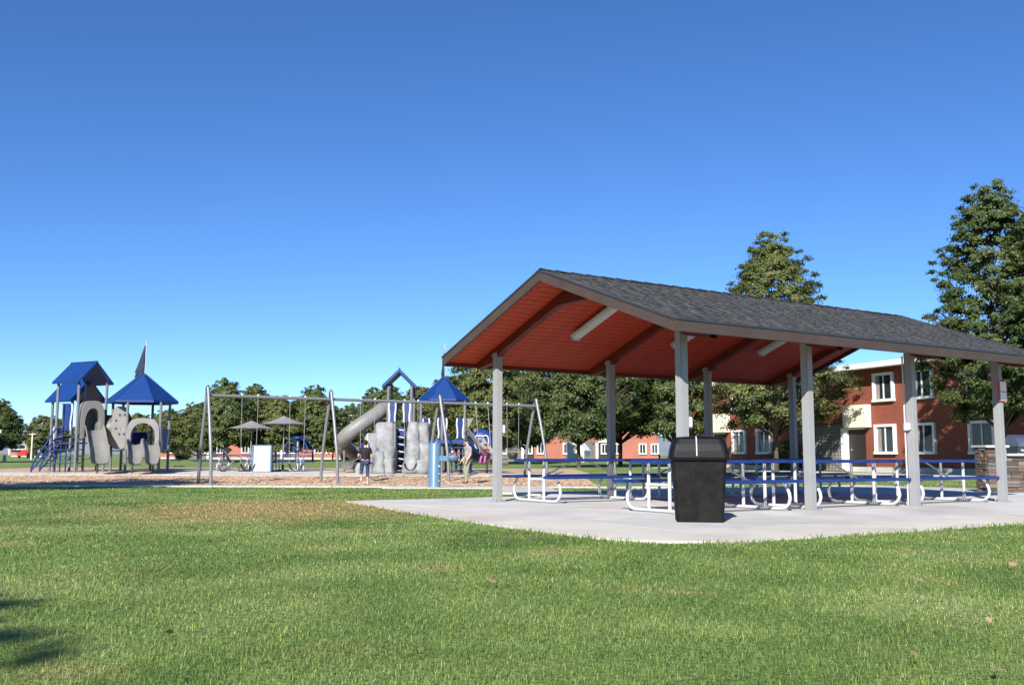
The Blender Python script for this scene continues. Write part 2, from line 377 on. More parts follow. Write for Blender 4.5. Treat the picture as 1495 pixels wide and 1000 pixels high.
def tag(o, label=None, cat=None, group=None, kind=None):
    if label: o['label'] = label
    if cat: o['category'] = cat
    if group: o['group'] = group
    if kind: o['kind'] = kind
    return o
def thing(name, label, cat, loc=(0, 0, 0), rz=0, group=None):
    o = bpy.data.objects.new(name, None); o.empty_display_size = .2; COL.objects.link(o)
    o.location = loc; o.rotation_euler = (0, 0, rz)
    return tag(o, label, cat, group)
def child(o, name, parent, loc, rz=0, rot=None):
    """another object with the same mesh"""
    c = bpy.data.objects.new(name, o if isinstance(o, bpy.types.Mesh) else o.data); COL.objects.link(c); c.parent = parent; c.location = loc
    c.rotation_euler = rot if rot else (0, 0, rz); return c
def copy_tree(o, parent=None):
    c = o.copy(); COL.objects.link(c); c.parent = parent
    for ch in list(o.children): copy_tree(ch, c)
    return c
def npmesh(name, V, F, material, tint=None, smooth=False, parent=None):
    """big meshes: V (n,3), F (m,k)"""
    V = np.ascontiguousarray(V, dtype=np.float32); F = np.ascontiguousarray(F, dtype=np.int32); k = F.shape[1]
    m = bpy.data.meshes.new(name); m.vertices.add(len(V)); m.vertices.foreach_set('co', V.ravel())
    m.loops.add(F.size); m.loops.foreach_set('vertex_index', F.ravel())
    m.polygons.add(len(F)); m.polygons.foreach_set('loop_start', np.arange(0, F.size, k, dtype=np.int32))
    m.polygons.foreach_set('loop_total', np.full(len(F), k, dtype=np.int32))
    if smooth: m.polygons.foreach_set('use_smooth', np.ones(len(F), dtype=bool))
    m.update(calc_edges=True)
    if tint is not None:
        a = m.attributes.new('tint', 'FLOAT', 'POINT'); a.data.foreach_set('value', np.ascontiguousarray(tint, dtype=np.float32))
    m.materials.append(material)
    o = bpy.data.objects.new(name, m); COL.objects.link(o)
    if parent: o.parent = parent
    return o

# ------------------------------------------------------------------ where things stand
def sstep(a, b, x):
    t = min(1, max(0, (x-a)/(b-a))); return t*t*(3-2*t)
TY = [0, 18, 22, 34, 38.5, 43, 46, 60, 150, 6000]; TZ = [0, 0, -.03, -.27, -.27, -.10, 0, .05, .08, .1]
def terr(x, y):
    z = float(np.interp(y, TY, TZ))
    if z < 0: z *= 1-sstep(5, 10, x)
    return z
def X_at(px, y): return (px-747.5)/FPX*y
YAW = .584
RV = Vector((math.cos(YAW), math.sin(YAW), 0)); GV = Vector((math.sin(YAW), -math.cos(YAW), 0)); P2 = Vector((2.358, 13.52, 0))
BAY, WID = 2.604, 4.738
def sh(a, b, z=0): return P2+RV*a+GV*b+Vector((0, 0, z))     # shelter coordinates -> world

# ================================================================== SETTING
def grid_sheet(name, xs, ys, zf, material, kind='structure', label=None, cat=None):
    nx, ny = len(xs), len(ys)
    V = np.array([(x, y, zf(x, y)) for y in ys for x in xs]); i = np.arange(nx-1); j = np.arange(ny-1)
    I, J = np.meshgrid(i, j); a = (J*nx+I).ravel()
    F = np.stack([a, a+1, a+nx+1, a+nx], 1)
    o = npmesh(name, V, F, material, smooth=True)
    tag(o, label, cat, None, kind); return o
xs = [-5000, -2000, -800, -300, -120]+list(np.arange(-60, 61, 1.0))+[120, 300, 800, 2000, 5000]
ys = [-3000, -600, -150, -50]+list(np.arange(-20, 66, 1.0))+[80, 100, 130, 170, 250, 400, 800, 2000, 6000]
grid_sheet('lawn', xs, ys, lambda x, y: terr(x, y)-.03, M['lawn'], label='mown green lawn with dry straw patches around the park', cat='lawn')

def strip(name, x0, x1, y0, y1, dz, material, step=1.0):
    xs = list(np.linspace(x0, x1, max(2, int((x1-x0)/step)+1))); ys = list(np.linspace(y0, y1, max(2, int((y1-y0)/.5)+1)))
    return grid_sheet(name, xs, ys, lambda x, y: terr(x, y)+dz, material)
strip('wood_chip_bed', -23, 3.2, 34.5, 43.0, -.012, M['chips'])
strip('wood_chip_area', -27, 3.6, 45.0, 57.0, -.012, M['chips'])

def slab_panels(root, polys, material, zt=0.0, th=.09, gap=.006, tfun=None):
    """each cast panel its own piece; joints are left open between them"""
    for poly in polys:
        c = sum((Vector((p[0], p[1], 0)) for p in poly), Vector())/len(poly)
        mb = MB(); pts = []
        for p in poly:
            d = Vector((p[0], p[1], 0))-c; k = max(0, d.length-gap*1.4)/d.length
            q = c+d*k; z = (tfun(q.x, q.y) if tfun else 0)+zt
            pts.append((q.x, q.y, z))
        mb.prism([(p[0], p[1], p[2]-th) for p in pts], (0, 0, th))
        mb.build('panel', material, root, bevel=0)

def path_run(name, pts, width, npan, material, zt):
    """pavement of cast panels along a centre line"""
    root = bpy.data.objects.new(name, None); COL.objects.link(root); tag(root, kind='structure')
    P = [Vector((*p, 0)) for p in pts]; L = [0]
    for a, b in zip(P, P[1:]): L.append(L[-1]+(b-a).length)
    def at(s):
        for i in range(len(P)-1):
            if s <= L[i+1]+1e-6:
                t = (P[i+1]-P[i]).normalized(); return P[i]+t*(s-L[i]), t
    polys = []
    for k in range(npan):
        a, t = at(L[-1]*k/npan); b, u = at(L[-1]*(k+1)/npan)
        na = Vector((-t.y, t.x, 0))*width/2; nb = Vector((-u.y, u.x, 0))*width/2
        polys.append([a-na, b-nb, b+nb, a+na])
    slab_panels(root, polys, material, zt, .12, .008, terr)
    return root
path_run('front_footpath', [(-24, 33.7), (8, 33.7)], 1.5, 16, M['path'], .012)
path_run('middle_footpath', [(-40, 44.0), (3.4, 44.0)], 1.9, 20, M['path'], .012)
path_run('side_footpath', [(.45, 22.6), (.5, 32.9)], 1.5, 7, M['path'], .010)
path_run('picnic_pad', [(-16.5, 48.1), (-8.6, 48.1)], 6.2, 4, M['path'], .014)
path_run('building_footpath', [(9.5, 62), (15.0, 49.5), (22, 32)], 1.5, 20, M['path'], .01)

# shelter slab in shelter coordinates
slab = bpy.data.objects.new('shelter_slab', None); COL.objects.link(slab); slab.location = P2; slab.rotation_euler = (0, 0, YAW); tag(slab, kind='structure')
A0, A1, B0, B1 = -1.8, 14.4, -6.4, 1.93
polys = []
for i in range(9):
    for j in range(4):
        a, b = A0+1.8*i, B0+(B1-B0)/4*j
        polys.append([(a, -b), (a+1.8, -b), (a+1.8, -b-(B1-B0)/4), (a, -b-(B1-B0)/4)])
for i in range(8):
    a = 2.6+11.8/8*i; polys.append([(a, 6.4), (a, 8.2), (a+11.8/8, 8.2), (a+11.8/8, 6.4)])
slab_panels(slab, polys, M['slab'], 0, .1, .009)
edge = lambda b: float(np.interp(b, [-6.4, -3.2, -.6, 2.0], [-2.15, -2.65, -3.0, -3.12]))
polys = []
nb_ = 6
for j in range(nb_):
    b, c = B0+(B1-B0)/nb_*j, B0+(B1-B0)/nb_*(j+1)
    polys.append([(A0, -b), (A0, -c), (edge(c), -c), (edge(b), -b)])
for i in range(12):
    a = A0+1.35*i; polys.append([(a, -B1), (a+1.35, -B1), (a+1.35, -3.1), (a, -3.1)])
cr = [(A0, -B1), (A0, -3.1)]+[(A0-1.32*math.sin(t)*1.0, -(1.93+1.17*math.cos(t)**.8)) for t in np.linspace(.25, 1.45, 6)]+[(edge(1.93), -B1)]
polys.append(cr)
slab_panels(slab, polys, M['walk'], -.002, .1, .009)
def on_slab(x, y, m=0.0):
    d = Vector((x, y, 0))-P2; a, b = d.dot(RV), d.dot(GV)
    return edge(b)-m < a < A1+m and B0-m < b < 3.1+m and not (a < A0-.2 and b > 1.93 and ((a-A0)/1.32)**2+((b-1.93)/1.17)**2 > 1.02+m*2)

# hills and sky line far off to the left
def hill_z(x, y): return 0
mb = MB()
hx = [-1500+i*60 for i in range(40)]
rng = random.Random(5)
prof = [34+14*math.sin(i*.45)+8*math.sin(i*1.3+1)+rng.uniform(-3, 3) for i in range(40)]
V = []; F = []
for k, (yy, s) in enumerate(((1500, 0), (1750, .45), (2100, .85), (2500, 1.0), (3000, .3))):
    for i, x in enumerate(hx): V.append((x*1.2-300, yy, prof[i]*s*1.0+.1))
n = 40
F = [(k*n+i, k*n+i+1, (k+1)*n+i+1, (k+1)*n+i) for k in range(4) for i in range(n-1)]
mb.add(V, F, True); tag(mb.build('hills', M['hill']), kind='structure')

# ================================================================== PICNIC SHELTER
OG, OE = .71, .69
ZR, SL = 3.714, .365
LEN = 3*BAY
zt = lambda b: ZR-SL*abs(b+WID/2)
shelter = thing('picnic_shelter', 'open picnic shelter with grey steel posts, dark shingle gable roof and red plank ceiling', 'shelter', P2, YAW)
ang = math.atan(SL); cosA = math.cos(ang)
half = WID/2+OE; slope_len = half/cosA
rgn = random.Random(11)
# posts
pm = MB(); pm.box((0, 0, 1.33), (.135, .135, 2.66)); post_mesh = None
bpm = MB(); bpm.box((0, 0, .008), (.24, .24, .016))
for x, y in ((-.09, -.09), (.09, -.09), (.09, .09), (-.09, .09)): bpm.cyl((x, y, .016), (x, y, .045), .012, 6)
first = None
for side in (0, -WID):
    for i in range(4):
        if first is None:
            first = pm.build('post', M['post'], shelter, (i*BAY, -side, 0), bevel=.012); fb = bpm.build('base_plate', M['post'], first)
        else:
            o = child(first, 'post', shelter, (i*BAY, -side, 0)); child(fb, 'base_plate', o, (0, 0, 0))
# ceiling planks, parallel to the ridge
PWID = slope_len/22
plank = MB(); plank.box((0, 0, 0), (LEN+2*OG-.10, PWID-.006, .022)); plank_mesh = None
for sgn in (1, -1):
    for k in range(22):
        s = (k+.5)*PWID; b = -WID/2+sgn*s*cosA; z = ZR-.105-s*math.sin(ang)-rgn.uniform(0, .002)
        rot = Euler((sgn*ang, 0, 0))
        rot = Euler((-ang if -b+0 < WID/2 else ang, 0, 0)) if False else Euler((sgn*ang*1.0, 0, 0))
        if plank_mesh is None:
            o = plank.build('ceiling_plank', M['soffit'], shelter, (LEN/2, -b, z), rot, bevel=.003); plank_mesh = o.data
        else: o = child(plank_mesh, 'ceiling_plank', shelter, (LEN/2, -b, z), rot=rot)
# roof deck
for sgn in (1, -1):
    mb = MB(); e = -WID/2+sgn*half
    pts = [(-OG+.04, WID/2, ZR-.085), (-OG+.04, -e, zt(e)-.085), (-OG+.04, -e, zt(e)-.02), (-OG+.04, WID/2, ZR-.02)]
    mb.prism(pts, (LEN+2*OG-.08, 0, 0)); mb.build('roof_deck', M['fascia'], shelter)
# shingles: stepped courses of separate tabs, too fine to pick apart
V = []; F = []; T = []
def quadbox(p00, p10, p11, p01, lo, hi, tint):
    o = len(V)
    n = Vector(NV)
    V.extend([p00+n*hi, p10+n*hi, p11+n*lo, p01+n*lo, p00-n*.004, p10-n*.004]); T.extend([tint]*6)
    F.extend([(o, o+1, o+2, o+3), (o+4, o+5, o+1, o), (o+4, o, o+3, o+3), (o+1, o+5, o+2, o+2)])
EXPO = .142
for sgn in (1, -1):
    NV = (0, -sgn*math.sin(ang), math.cos(ang)); dn = Vector((0, -sgn*cosA, -math.sin(ang)))
    nco = int(slope_len/EXPO)+1
    for c in range(nco):
        s1 = slope_len+.03-c*EXPO; s0 = s1-EXPO-.02
        if s1 < .08: continue
        a = -OG-.03-rgn.uniform(0, .3)
        while a < LEN+OG+.03:
            w = rgn.uniform(.12, .34); x0 = max(a, -OG-.03); x1 = min(a+w, LEN+OG+.03); a += w
            if x1 <= x0: continue
            base = Vector((0, WID/2, ZR)); hi = rgn.choice((.008, .009, .014, .016))
            ds = rgn.uniform(-.006, .006)
            p = lambda x, s: base+dn*s+Vector((x, 0, 0))
            quadbox(p(x0, s1+ds), p(x1, s1+ds), p(x1, max(0, s0)), p(x0, max(0, s0)), .001, hi, rgn.choice((.82, .9, .96, 1.0, 1.05, 1.12, 1.22)))
o = npmesh('shingles', np.array([tuple(v) for v in V]), np.array(F), M['shingle'], np.array(T), parent=shelter); tag(o, kind='stuff')
bm = bmesh.new(); bm.from_mesh(o.data)
for f in list(bm.faces):
    pass
bm.free()
mb = MB()
for i in range(30):
    x = -OG-.03+i*(LEN+2*OG+.06)/30; w = (LEN+2*OG+.06)/30
    for sg in (1, -1):
        mb.add([(x, WID/2, ZR+.028), (x+w+.02, WID/2, ZR+.016), (x+w+.02, WID/2-sg*.14, ZR+.016-.14*SL), (x, WID/2-sg*.14, ZR+.028-.14*SL)], [(0, 1, 2, 3)])
o = mb.build('ridge_cap', M['shingle'], shelter)
a_ = o.data.attributes.new('tint', 'FLOAT', 'POINT'); a_.data.foreach_set('value', [1.0]*len(o.data.vertices))
# fascia boards: two eaves, four rakes; thin drip edge above
for sgn in (1, -1):
    e = -WID/2+sgn*half
    mb = MB(); mb.box((LEN/2, -e-sgn*.018, zt(e)-.098), (LEN+2*OG+.06, .036, .156)); mb.build('eave_fascia', M['fascia'], shelter, bevel=.004)
    mb = MB(); mb.box((LEN/2, -e-sgn*.042, zt(e)-.012), (LEN+2*OG+.08, .012, .03)); mb.build('drip_edge', M['dark'], shelter)
    mb = MB(); mb.box((LEN/2, -e+sgn*.022, zt(e)-.132), (LEN+2*OG-.1, .038, .07)); mb.build('eave_board', M['beam'], shelter)
    for a, da in ((-OG, -1), (LEN+OG, 1)):
        mb = MB(); x = a+da*.006
        mb.prism([(x, WID/2, ZR-.02), (x, -e, zt(e)-.02), (x, -e, zt(e)-.178), (x, WID/2, ZR-.178)], (da*.034, 0, 0)); mb.build('rake_fascia', M['fascia'], shelter)
        mb = MB(); x = a+da*.042
        mb.prism([(x, WID/2, ZR+.004), (x, -e, zt(e)+.004), (x, -e, zt(e)-.026), (x, WID/2, ZR-.026)], (da*.01, 0, 0)); mb.build('drip_edge', M['dark'], shelter)
# arched beams over each pair of posts
def beam_poly():
    up = []; lo = []
    zc = lambda b: zt(b)-.118
    N = 28
    bs = [-WID-OE+.06+(WID+2*OE-.12)*i/N for i in range(N+1)]
    for b in bs:
        up.append((b, zc(b)))
        u = (b+WID/2)/(WID/2)
        if abs(u) >= 1: z = zc(b)-.10-.14*(1-(abs(u)-1)/(OE/(WID/2)))
        else:
            z = min(3.27-.30*abs(u)**2.2-.45*abs(u)**4, zc(b)-.15)
        lo.append((b, z))
    return up+lo[::-1]
bp_ = beam_poly(); bmesh_ = None
for i in range(4):
    if bmesh_ is None:
        mb = MB(); up = bp_[:29]; lo = bp_[29:][::-1]
        for (b0, z0), (b1, z1), (c0, y0), (c1, y1) in zip(up, up[1:], lo, lo[1:]):
            mb.add([(-.06, -b0, z0), (-.06, -b1, z1), (-.06, -c1, y1), (-.06, -c0, y0), (.06, -b0, z0), (.06, -b1, z1), (.06, -c1, y1), (.06, -c0, y0)],
                   [(0, 1, 2, 3), (7, 6, 5, 4), (3, 2, 6, 7), (1, 0, 4, 5)])
        o = mb.build('beam', M['beam'], shelter, (0, 0, 0)); bmesh_ = o.data
    else: child(bmesh_, 'beam', shelter, (i*BAY, 0, 0))
# conduit up the second front post and bracket plates at post heads
mb = MB(); mb.cyl((2*BAY-.085, .075, .02), (2*BAY-.085, .075, 2.5), .014, 8)
mb.build('conduit', M['electric'], shelter)
mb = MB(); mb.cyl((3*BAY+.085, .05, .02), (3*BAY+.085, .05, 1.0), .012, 8); mb.build('conduit', M['electric'], shelter)
for side in (0, -WID):
    for i in range(4):
        mb = MB(); mb.box((i*BAY, -side, 2.60), (.15, .15, .06)); mb.build('post_bracket', M['post'], shelter)

# ceiling lights (three fittings on the far slope)
for k, a in enumerate((1.1, 3.5, 5.9)):
    b = -WID/2-.95
    t = thing('ceiling_light', ['long grey strip light on the red ceiling nearest the gable end', 'strip light on the red ceiling partly behind the corner post', 'strip light on the red ceiling above the third front post'][k], 'light', sh(a, b, zt(b)-.20), YAW, 'strip lights under the shelter roof')
    rot = Euler((-ang, 0, 0))
    h = MB(); h.box((0, 0, -.02), (.20, 1.25, .04)); h.build('housing', M['electric'], t, rot=rot, bevel=.006)
    g = MB(); g.prism([(-.085, -.6, -.041), (.085, -.6, -.041), (.06, -.6, -.095), (-.06, -.6, -.095)], (0, 1.2, 0)); g.build('diffuser', M['lamp'], t, rot=rot, bevel=.01)
    for s in (-1, 1):
        c = MB(); c.box((0, s*.612, -.06), (.18, .022, .085)); c.build('end_cap', M['electric'], t, rot=rot, bevel=.006)

# ================================================================== PICNIC TABLES UNDER THE SHELTER
def rimmed(name, x, y, z, lx, ly, root, th=.042):
    p = MB(); p.box((0, 0, 0), (lx-.02, ly-.02, .005)); o = p.build(name, M['perf'], root, (x, y, z-.01))
    r = MB(); w = .022
    for s in (-1, 1):
        r.box((0, s*(ly/2-w/2), -th/2+.012), (lx, w, th)); r.box((s*(lx/2-w/2), 0, -th/2+.012), (w, ly-2*w, th))
    for k in (-.5, .5): r.box((k*lx*.5, 0, -.012), (.03, ly-2*w, .012))
    r.build('rim', M['blue_rim'], o, bevel=.006); return o
def make_table(L=2.44, span=1.97, frame='white'):
    t = thing('picnic_table', '', 'table')
    rimmed('tabletop', 0, 0, .757, L, .75, t, .05)
    for s in (-1, 1): rimmed('seat', 0, s*.655, .462, L, .255, t, .045)
    for e in (-1, 1):
        x = e*span/2
        f = MB(); path = []
        pts = [(-.60, .425), (-.645, .36), (-.70, .27), (-.715, .19), (-.69, .11), (-.625, .05), (-.53, .031)]
        path = [(x, y, z) for y, z in pts]+[(x, -y, z) for y, z in pts[::-1]]
        f.tube(path, .026, 10); o = f.build('end_frame', M[frame], t)
        for s in (-1, 1):
            u = MB(); u.cyl((x, s*.224, .03), (x, s*.224, .735), .026, 10); u.build('upright', M[frame], o)
        c = MB(); c.cyl((x, -.2, .40), (x, .2, .40), .022, 8); c.build('crossbar', M[frame], o)
        c = MB(); c.box((x, 0, .728), (.04, .66, .018)); c.build('top_bracket', M[frame], o)
        b = MB(); b.cyl((x-e*.02, 0, .40), (e*.12, 0, .735), .016, 8); b.build('brace', M['galv'], t)
    return t
tb = make_table()
spots = []
for k, a in enumerate((1.24, 3.905, 6.52)): spots.append((a, -.78, k, 0))
for k, a in enumerate((1.52, 4.20, 6.86)): spots.append((a, -4.29, k, 1))
tl = {(0, 0): 'blue picnic table beside the black litter bin, nearest the viewer',
      (1, 0): 'blue picnic table in the near row just behind the third front post',
      (2, 0): 'blue picnic table in the near row closest to the stone barbecue wall',
      (0, 1): 'blue picnic table with white legs beside the left corner post of the shelter',
      (1, 1): 'blue picnic table in the far row, middle of three under the roof',
      (2, 1): 'blue picnic table in the far row at the shelter end by the brick building'}
for i, (a, b, k, row) in enumerate(spots):
    o = tb if i == 0 else copy_tree(tb)
    o.location = sh(a, b); o.rotation_euler = (0, 0, YAW); tag(o, tl[(k, row)], 'table', 'blue picnic tables under the shelter')

# ================================================================== LITTER BIN
def rsq(w, d, z, r=.07, n=4):
    pts = []
    for cx, cy, a0 in ((1, 1, 0), (-1, 1, 90), (-1, -1, 180), (1, -1, 270)):
        for i in range(n+1):
            a = R(a0+90*i/n); pts.append((cx*(w/2-r)+r*math.cos(a), cy*(d/2-r)+r*math.sin(a), z))
    return pts
def loft(mb, rings, capb=True, capt=True):
    n = len(rings[0]); vs = [p for r in rings for p in r]
    fs = [(i*n+j, i*n+(j+1) % n, (i+1)*n+(j+1) % n, (i+1)*n+j) for i in range(len(rings)-1) for j in range(n)]
    if capb: fs.append(tuple(range(n-1, -1, -1)))
    if capt: fs.append(tuple((len(rings)-1)*n+j for j in range(n)))
    mb.add(vs, fs, False); return mb
bin_ = thing('litter_bin', 'large black plastic litter bin with domed lid on the slab edge', 'bin', (2.38, 12.55, 0), R(-7)); bin_.scale = (1.05, 1.05, 1.0)
mb = MB(); loft(mb, [rsq(.55, .52, .0, .05), rsq(.555, .525, .03, .06), rsq(.60, .57, .45, .06), rsq(.645, .61, .80, .06)]); mb.build('body', M['bin'], bin_)
for x in (-.2, -.07, .07, .2):
    mb = MB(); mb.prism([(x-.02, -.262, .06), (x+.02, -.262, .06), (x+.022, -.312, .74), (x-.022, -.312, .74)], (0, -.006, 0)); mb.build('rib', M['bin'], bin_)
mb = MB(); loft(mb, [rsq(.69, .66, .765, .07), rsq(.70, .67, .775, .07), rsq(.715, .685, .80, .07), rsq(.70, .67, .815, .07)]); mb.build('lid_collar', M['binlid'], bin_)
mb = MB(); loft(mb, [rsq(.70, .67, .816, .07), rsq(.685, .655, .88, .08), rsq(.645, .615, .965, .08), rsq(.585, .555, 1.03, .08), rsq(.50, .48, 1.055, .09), rsq(.3, .28, 1.064, .08)])
lid = mb.build('lid', M['binlid'], bin_)
mb = MB(); mb.tube([(-.035, -.343, .82), (-.035, -.333, .88), (-.035, -.315, .965), (-.035, -.287, 1.03), (-.035, -.248, 1.058)], .008, 6); mb.build('seam', M['electric'], lid)

# ================================================================== THINGS FIXED TO THE POSTS
def small_box(name, label, cat, loc, rz, size, material, extra=None):
    t = thing(name, label, cat, loc, rz)
    mb = MB(); mb.box((0, 0, 0), size); mb.build('case', material, t, bevel=min(size)*.12)
    mb = MB(); mb.box((0, -size[1]/2-.004, 0), (size[0]*.8, .008, size[2]*.8)); mb.build('cover', extra or material, t, bevel=.002)
    return t
FR = YAW     # facing -y in shelter frame = toward viewer's right
small_box('electrical_box', 'small grey outlet box on the corner post above the bin', 'electrical box', sh(.105, 0, 1.28), YAW, (.08, .10, .16), M['electric'])
small_box('electrical_box', 'small white outlet box on the left corner post near the swings', 'electrical box', sh(.10, -WID, 1.28), YAW, (.07, .10, .16), M['electric'])
small_box('electrical_box', 'small grey outlet box with conduit, halfway up the fourth post', 'electrical box', sh(2*BAY-.11, -.02, 1.31), YAW, (.07, .09, .13), M['electric'])
small_box('electrical_box', 'white outlet box low on the last post by the stone wall', 'electrical box', sh(3*BAY+.11, -.03, .86), YAW, (.10, .09, .26), M['white'])
small_box('electrical_box', 'small white switch box on the last post at grill height', 'electrical box', sh(3*BAY+.10, -.03, 1.47), YAW, (.06, .08, .18), M['white'])
t = thing('notice_sign', 'red framed notice with white paper on the rightmost post', 'sign', sh(3*BAY+.03, .075, 2.0), YAW)
mb = MB(); mb.box((0, -.01, 0), (.27, .02, .38)); mb.build('frame', M['redsign'], t, bevel=.004)
mb = MB(); mb.box((.0, -.024, .085), (.19, .004, .17)); mb.build('upper_notice', M['paper'], t)
mb = MB(); mb.box((.0, -.024, -.095), (.20, .004, .15)); mb.build('lower_notice', M['paper'], t)

# ================================================================== STONE BARBECUE COUNTER
bbq = thing('barbecue_counter', 'stacked stone barbecue counter with pale caps beyond the last table', 'barbecue', sh(12.0, -2.75), R(4))
rs = random.Random(3)
unit = MB(); unit.box((0, 0, 0), (1, 1, 1)); um = unit.mesh('stone')
bmx = bmesh.new(); bmx.from_mesh(um); bmesh.ops.bevel(bmx, geom=list(bmx.edges), offset=.06, segments=1, affect='EDGES'); bmx.to_mesh(um); bmx.free()
smeshes = []
for m_ in STONES:
    q = um.copy(); q.materials.append(m_); smeshes.append(q)
def stone_face(root, x0, x1, y, z0, z1, axis='x'):
    z = z0
    while z < z1-.02:
        h = min(rs.choice((.045, .06, .075, .095)), z1-z)
        if z1-z-h < .03: h = z1-z
        x = x0
        while x < x1-.01:
            w = min(rs.uniform(.12, .38), x1-x)
            if x1-x-w < .08: w = x1-x
            dp = rs.uniform(.05, .095)
            q = rs.choice(smeshes)
            if axis == 'x': o = child(q, 'stone', root, (x+w/2, y-dp/2+.03, z+h/2)); o.scale = (w-.008, dp, h-.007)
            else: o = child(q, 'stone', root, (y-dp/2+.03, x+w/2, z+h/2)); o.scale = (dp, w-.008, h-.007)
            x += w
        z += h
core = MB(); core.box((.22, .25, .51), (.40, .46, 1.02)); core.box((1.75, .33, .415), (2.66, .54, .83)); core.build('core', M['mortar'], bbq)
stone_face(bbq, 0.0, .44, .02, 0, 1.02)
stone_face(bbq, .44, 3.1, .06, 0, .83)
stone_face(bbq, 0.02, .48, .02, 0, 1.02, 'y')
mb = MB(); mb.box((.22, .23, 1.045), (.56, .64, .05)); mb.build('cap', M['capstone'], bbq, bevel=.008)
mb = MB(); mb.box((1.79, .30, .853), (2.66, .72, .045)); mb.build('cap', M['capstone'], bbq, bevel=.008)
gr = thing('grill', 'steel barbecue grill with hood set on the stone counter', 'grill', bbq.matrix_basis @ Vector((0, 0, 0)) if False else (0, 0, 0))
bw = Matrix.Translation(sh(12.0, -2.75)) @ Matrix.Rotation(R(4), 4, 'Z')
gr.location = bw @ Vector((1.35, .32, .878)); gr.rotation_euler = (0, 0, R(4))
mb = MB(); mb.box((0, 0, .075), (1.15, .52, .15)); mb.build('firebox', M['dark'], gr, bevel=.01)
mb = MB(); pr = [(-.27, .16), (-.29, .24), (-.22, .37), (-.05, .44), (.15, .44), (.26, .36), (.26, .16)]
mb.prism([(-.56, y, z) for y, z in pr], (1.12, 0, 0)); hood = mb.build('hood', M['steelgrill'], gr, bevel=.012)
mb = MB(); mb.tube([(-.42, -.28, .27), (-.42, -.34, .275), (.42, -.34, .275), (.42, -.28, .27)], .013, 8); mb.build('handle', M['galv'], hood)
for i in range(7):
    mb = MB(); mb.cyl((-.48+i*.16, -.262, .08), (-.48+i*.16, -.30, .08), .026, 10); mb.build('knob', M['white'], gr)
mb = MB(); mb.box((0, -.03, 0.005), (1.3, .6, .018)); mb.build('tray', M['galv'], gr)

# ================================================================== PLAYGROUND
def ease(pts, n=24):
    """smooth curve through points (Catmull-Rom)"""
    P = [Vector(p) for p in pts]; P = [P[0]*2-P[1]]+P+[P[-1]*2-P[-2]]; out = []
    m = len(P)-3
    for i in range(m):
        k = n//m
        for j in range(k+(1 if i == m-1 else 0)):
            t = j/k; a, b, c, d = P[i:i+4]
            out.append(.5*((2*b)+(c-a)*t+(2*a-5*b+4*c-d)*t*t+(3*b-a-3*c+d)*t**3))
    return out
def play_post(root, x, y, h, r=.065, m='playpost'):
    p = MB(); p.cyl((x, y, -.15), (x, y, h), r, 12); o = p.build('post', M[m], root)
    c = MB(); c.lathe([(r+.004, h-.03), (r+.004, h+.01), (r*.7, h+.04), (0, h+.05)], 12, (x, y, 0)); c.build('post_cap', M['dark'], o); return o
def deck(root, poly, z):
    d = MB(); d.prism([(x, y, z-.05) for x, y in poly], (0, 0, .05)); return d.build('deck', M['dark'], root)
def wavy_panel(root, p, q, z0, z1):
    """barrier panel between two posts: blue sheet with wavy white edge strips"""
    p = Vector((*p, 0)); q = Vector((*q, 0)); d = (q-p); L = d.length; d.normalize(); nrm = Vector((-d.y, d.x, 0))
    n = 14; H = z1-z0
    left = [(L*.16+.045*L*math.sin(i/n*2*math.pi), z0+H*i/n) for i in range(n+1)]
    right = [(L-x, z) for x, z in left]
    mb = MB()
    for i in range(n):
        f = [left[i], right[i], right[i+1], left[i+1]]
        mb.prism([tuple(p+d*x+Vector((0, 0, z))-nrm*.012) for x, z in f], nrm*.024)
    o = mb.build('barrier_panel', M['blue'], root)
    for edge_ in (left, right):
        w = MB(); w.tube([p+d*x+Vector((0, 0, z)) for x, z in edge_], .046, 6); w.build('wavy_edge', M['white'], o)
    for zz in (z0+.02, z1-.02):
        r = MB(); r.cyl(p+Vector((0, 0, zz)), q+Vector((0, 0, zz)), .022, 8); r.build('rail', M['blue'], o)
    return o
def arch_panel(root, p, q, z0, z1, th=.09, k=.40):
    """moulded grey entry panel with an arched opening"""
    p = Vector((*p, 0)); q = Vector((*q, 0)); d = q-p; L = d.length; d.normalize(); nrm = Vector((-d.y, d.x, 0))
    H = z1-z0; n = 16; inner = []; outer = []
    for i in range(n+1):
        a = math.pi*i/n
        inner.append((L/2-math.cos(a)*L*k, z0+H*.42+math.sin(a)*H*(k+.02))); outer.append((L/2-math.copysign(abs(math.cos(a))**.62, math.cos(a))*L*.54, z0+H*.34+max(0, math.sin(a))**.6*H*.66))
    inner = [(L*(.5-k), z0)]+inner+[(L*(.5+k), z0)]; outer = [(-.03*L, z0)]+outer+[(1.03*L, z0)]
    mb = MB()
    for i in range(len(inner)-1):
        f = [inner[i], outer[i], outer[i+1], inner[i+1]]
        mb.prism([tuple(p+d*x+Vector((0, 0, z))-nrm*th/2) for x, z in f], nrm*th)
    return mb.build('entry_panel', M['greyplastic'], root)
def slide(root, path, w, lanes=1, name='slide'):
    prof = []
    h = .30
    for k in range(lanes):
        x0 = -w/2+w*k/lanes; x1 = x0+w/lanes
        seg = [(x0, h), (x0+.05, h+.01), (x0+.075, h*.55), (x0+.13, .05), ((x0+x1)/2, 0), (x1-.13, .05), (x1-.075, h*.55), (x1-.05, h+.01), (x1, h)]
        prof += seg if k == 0 else seg[1:]
    under = [(x, z-.03) for x, z in prof[::-1]]
    mb = MB(); mb.sweep(path, prof+under+[prof[0]]); o = mb.build(name, M['greyplastic'], root)
    return o
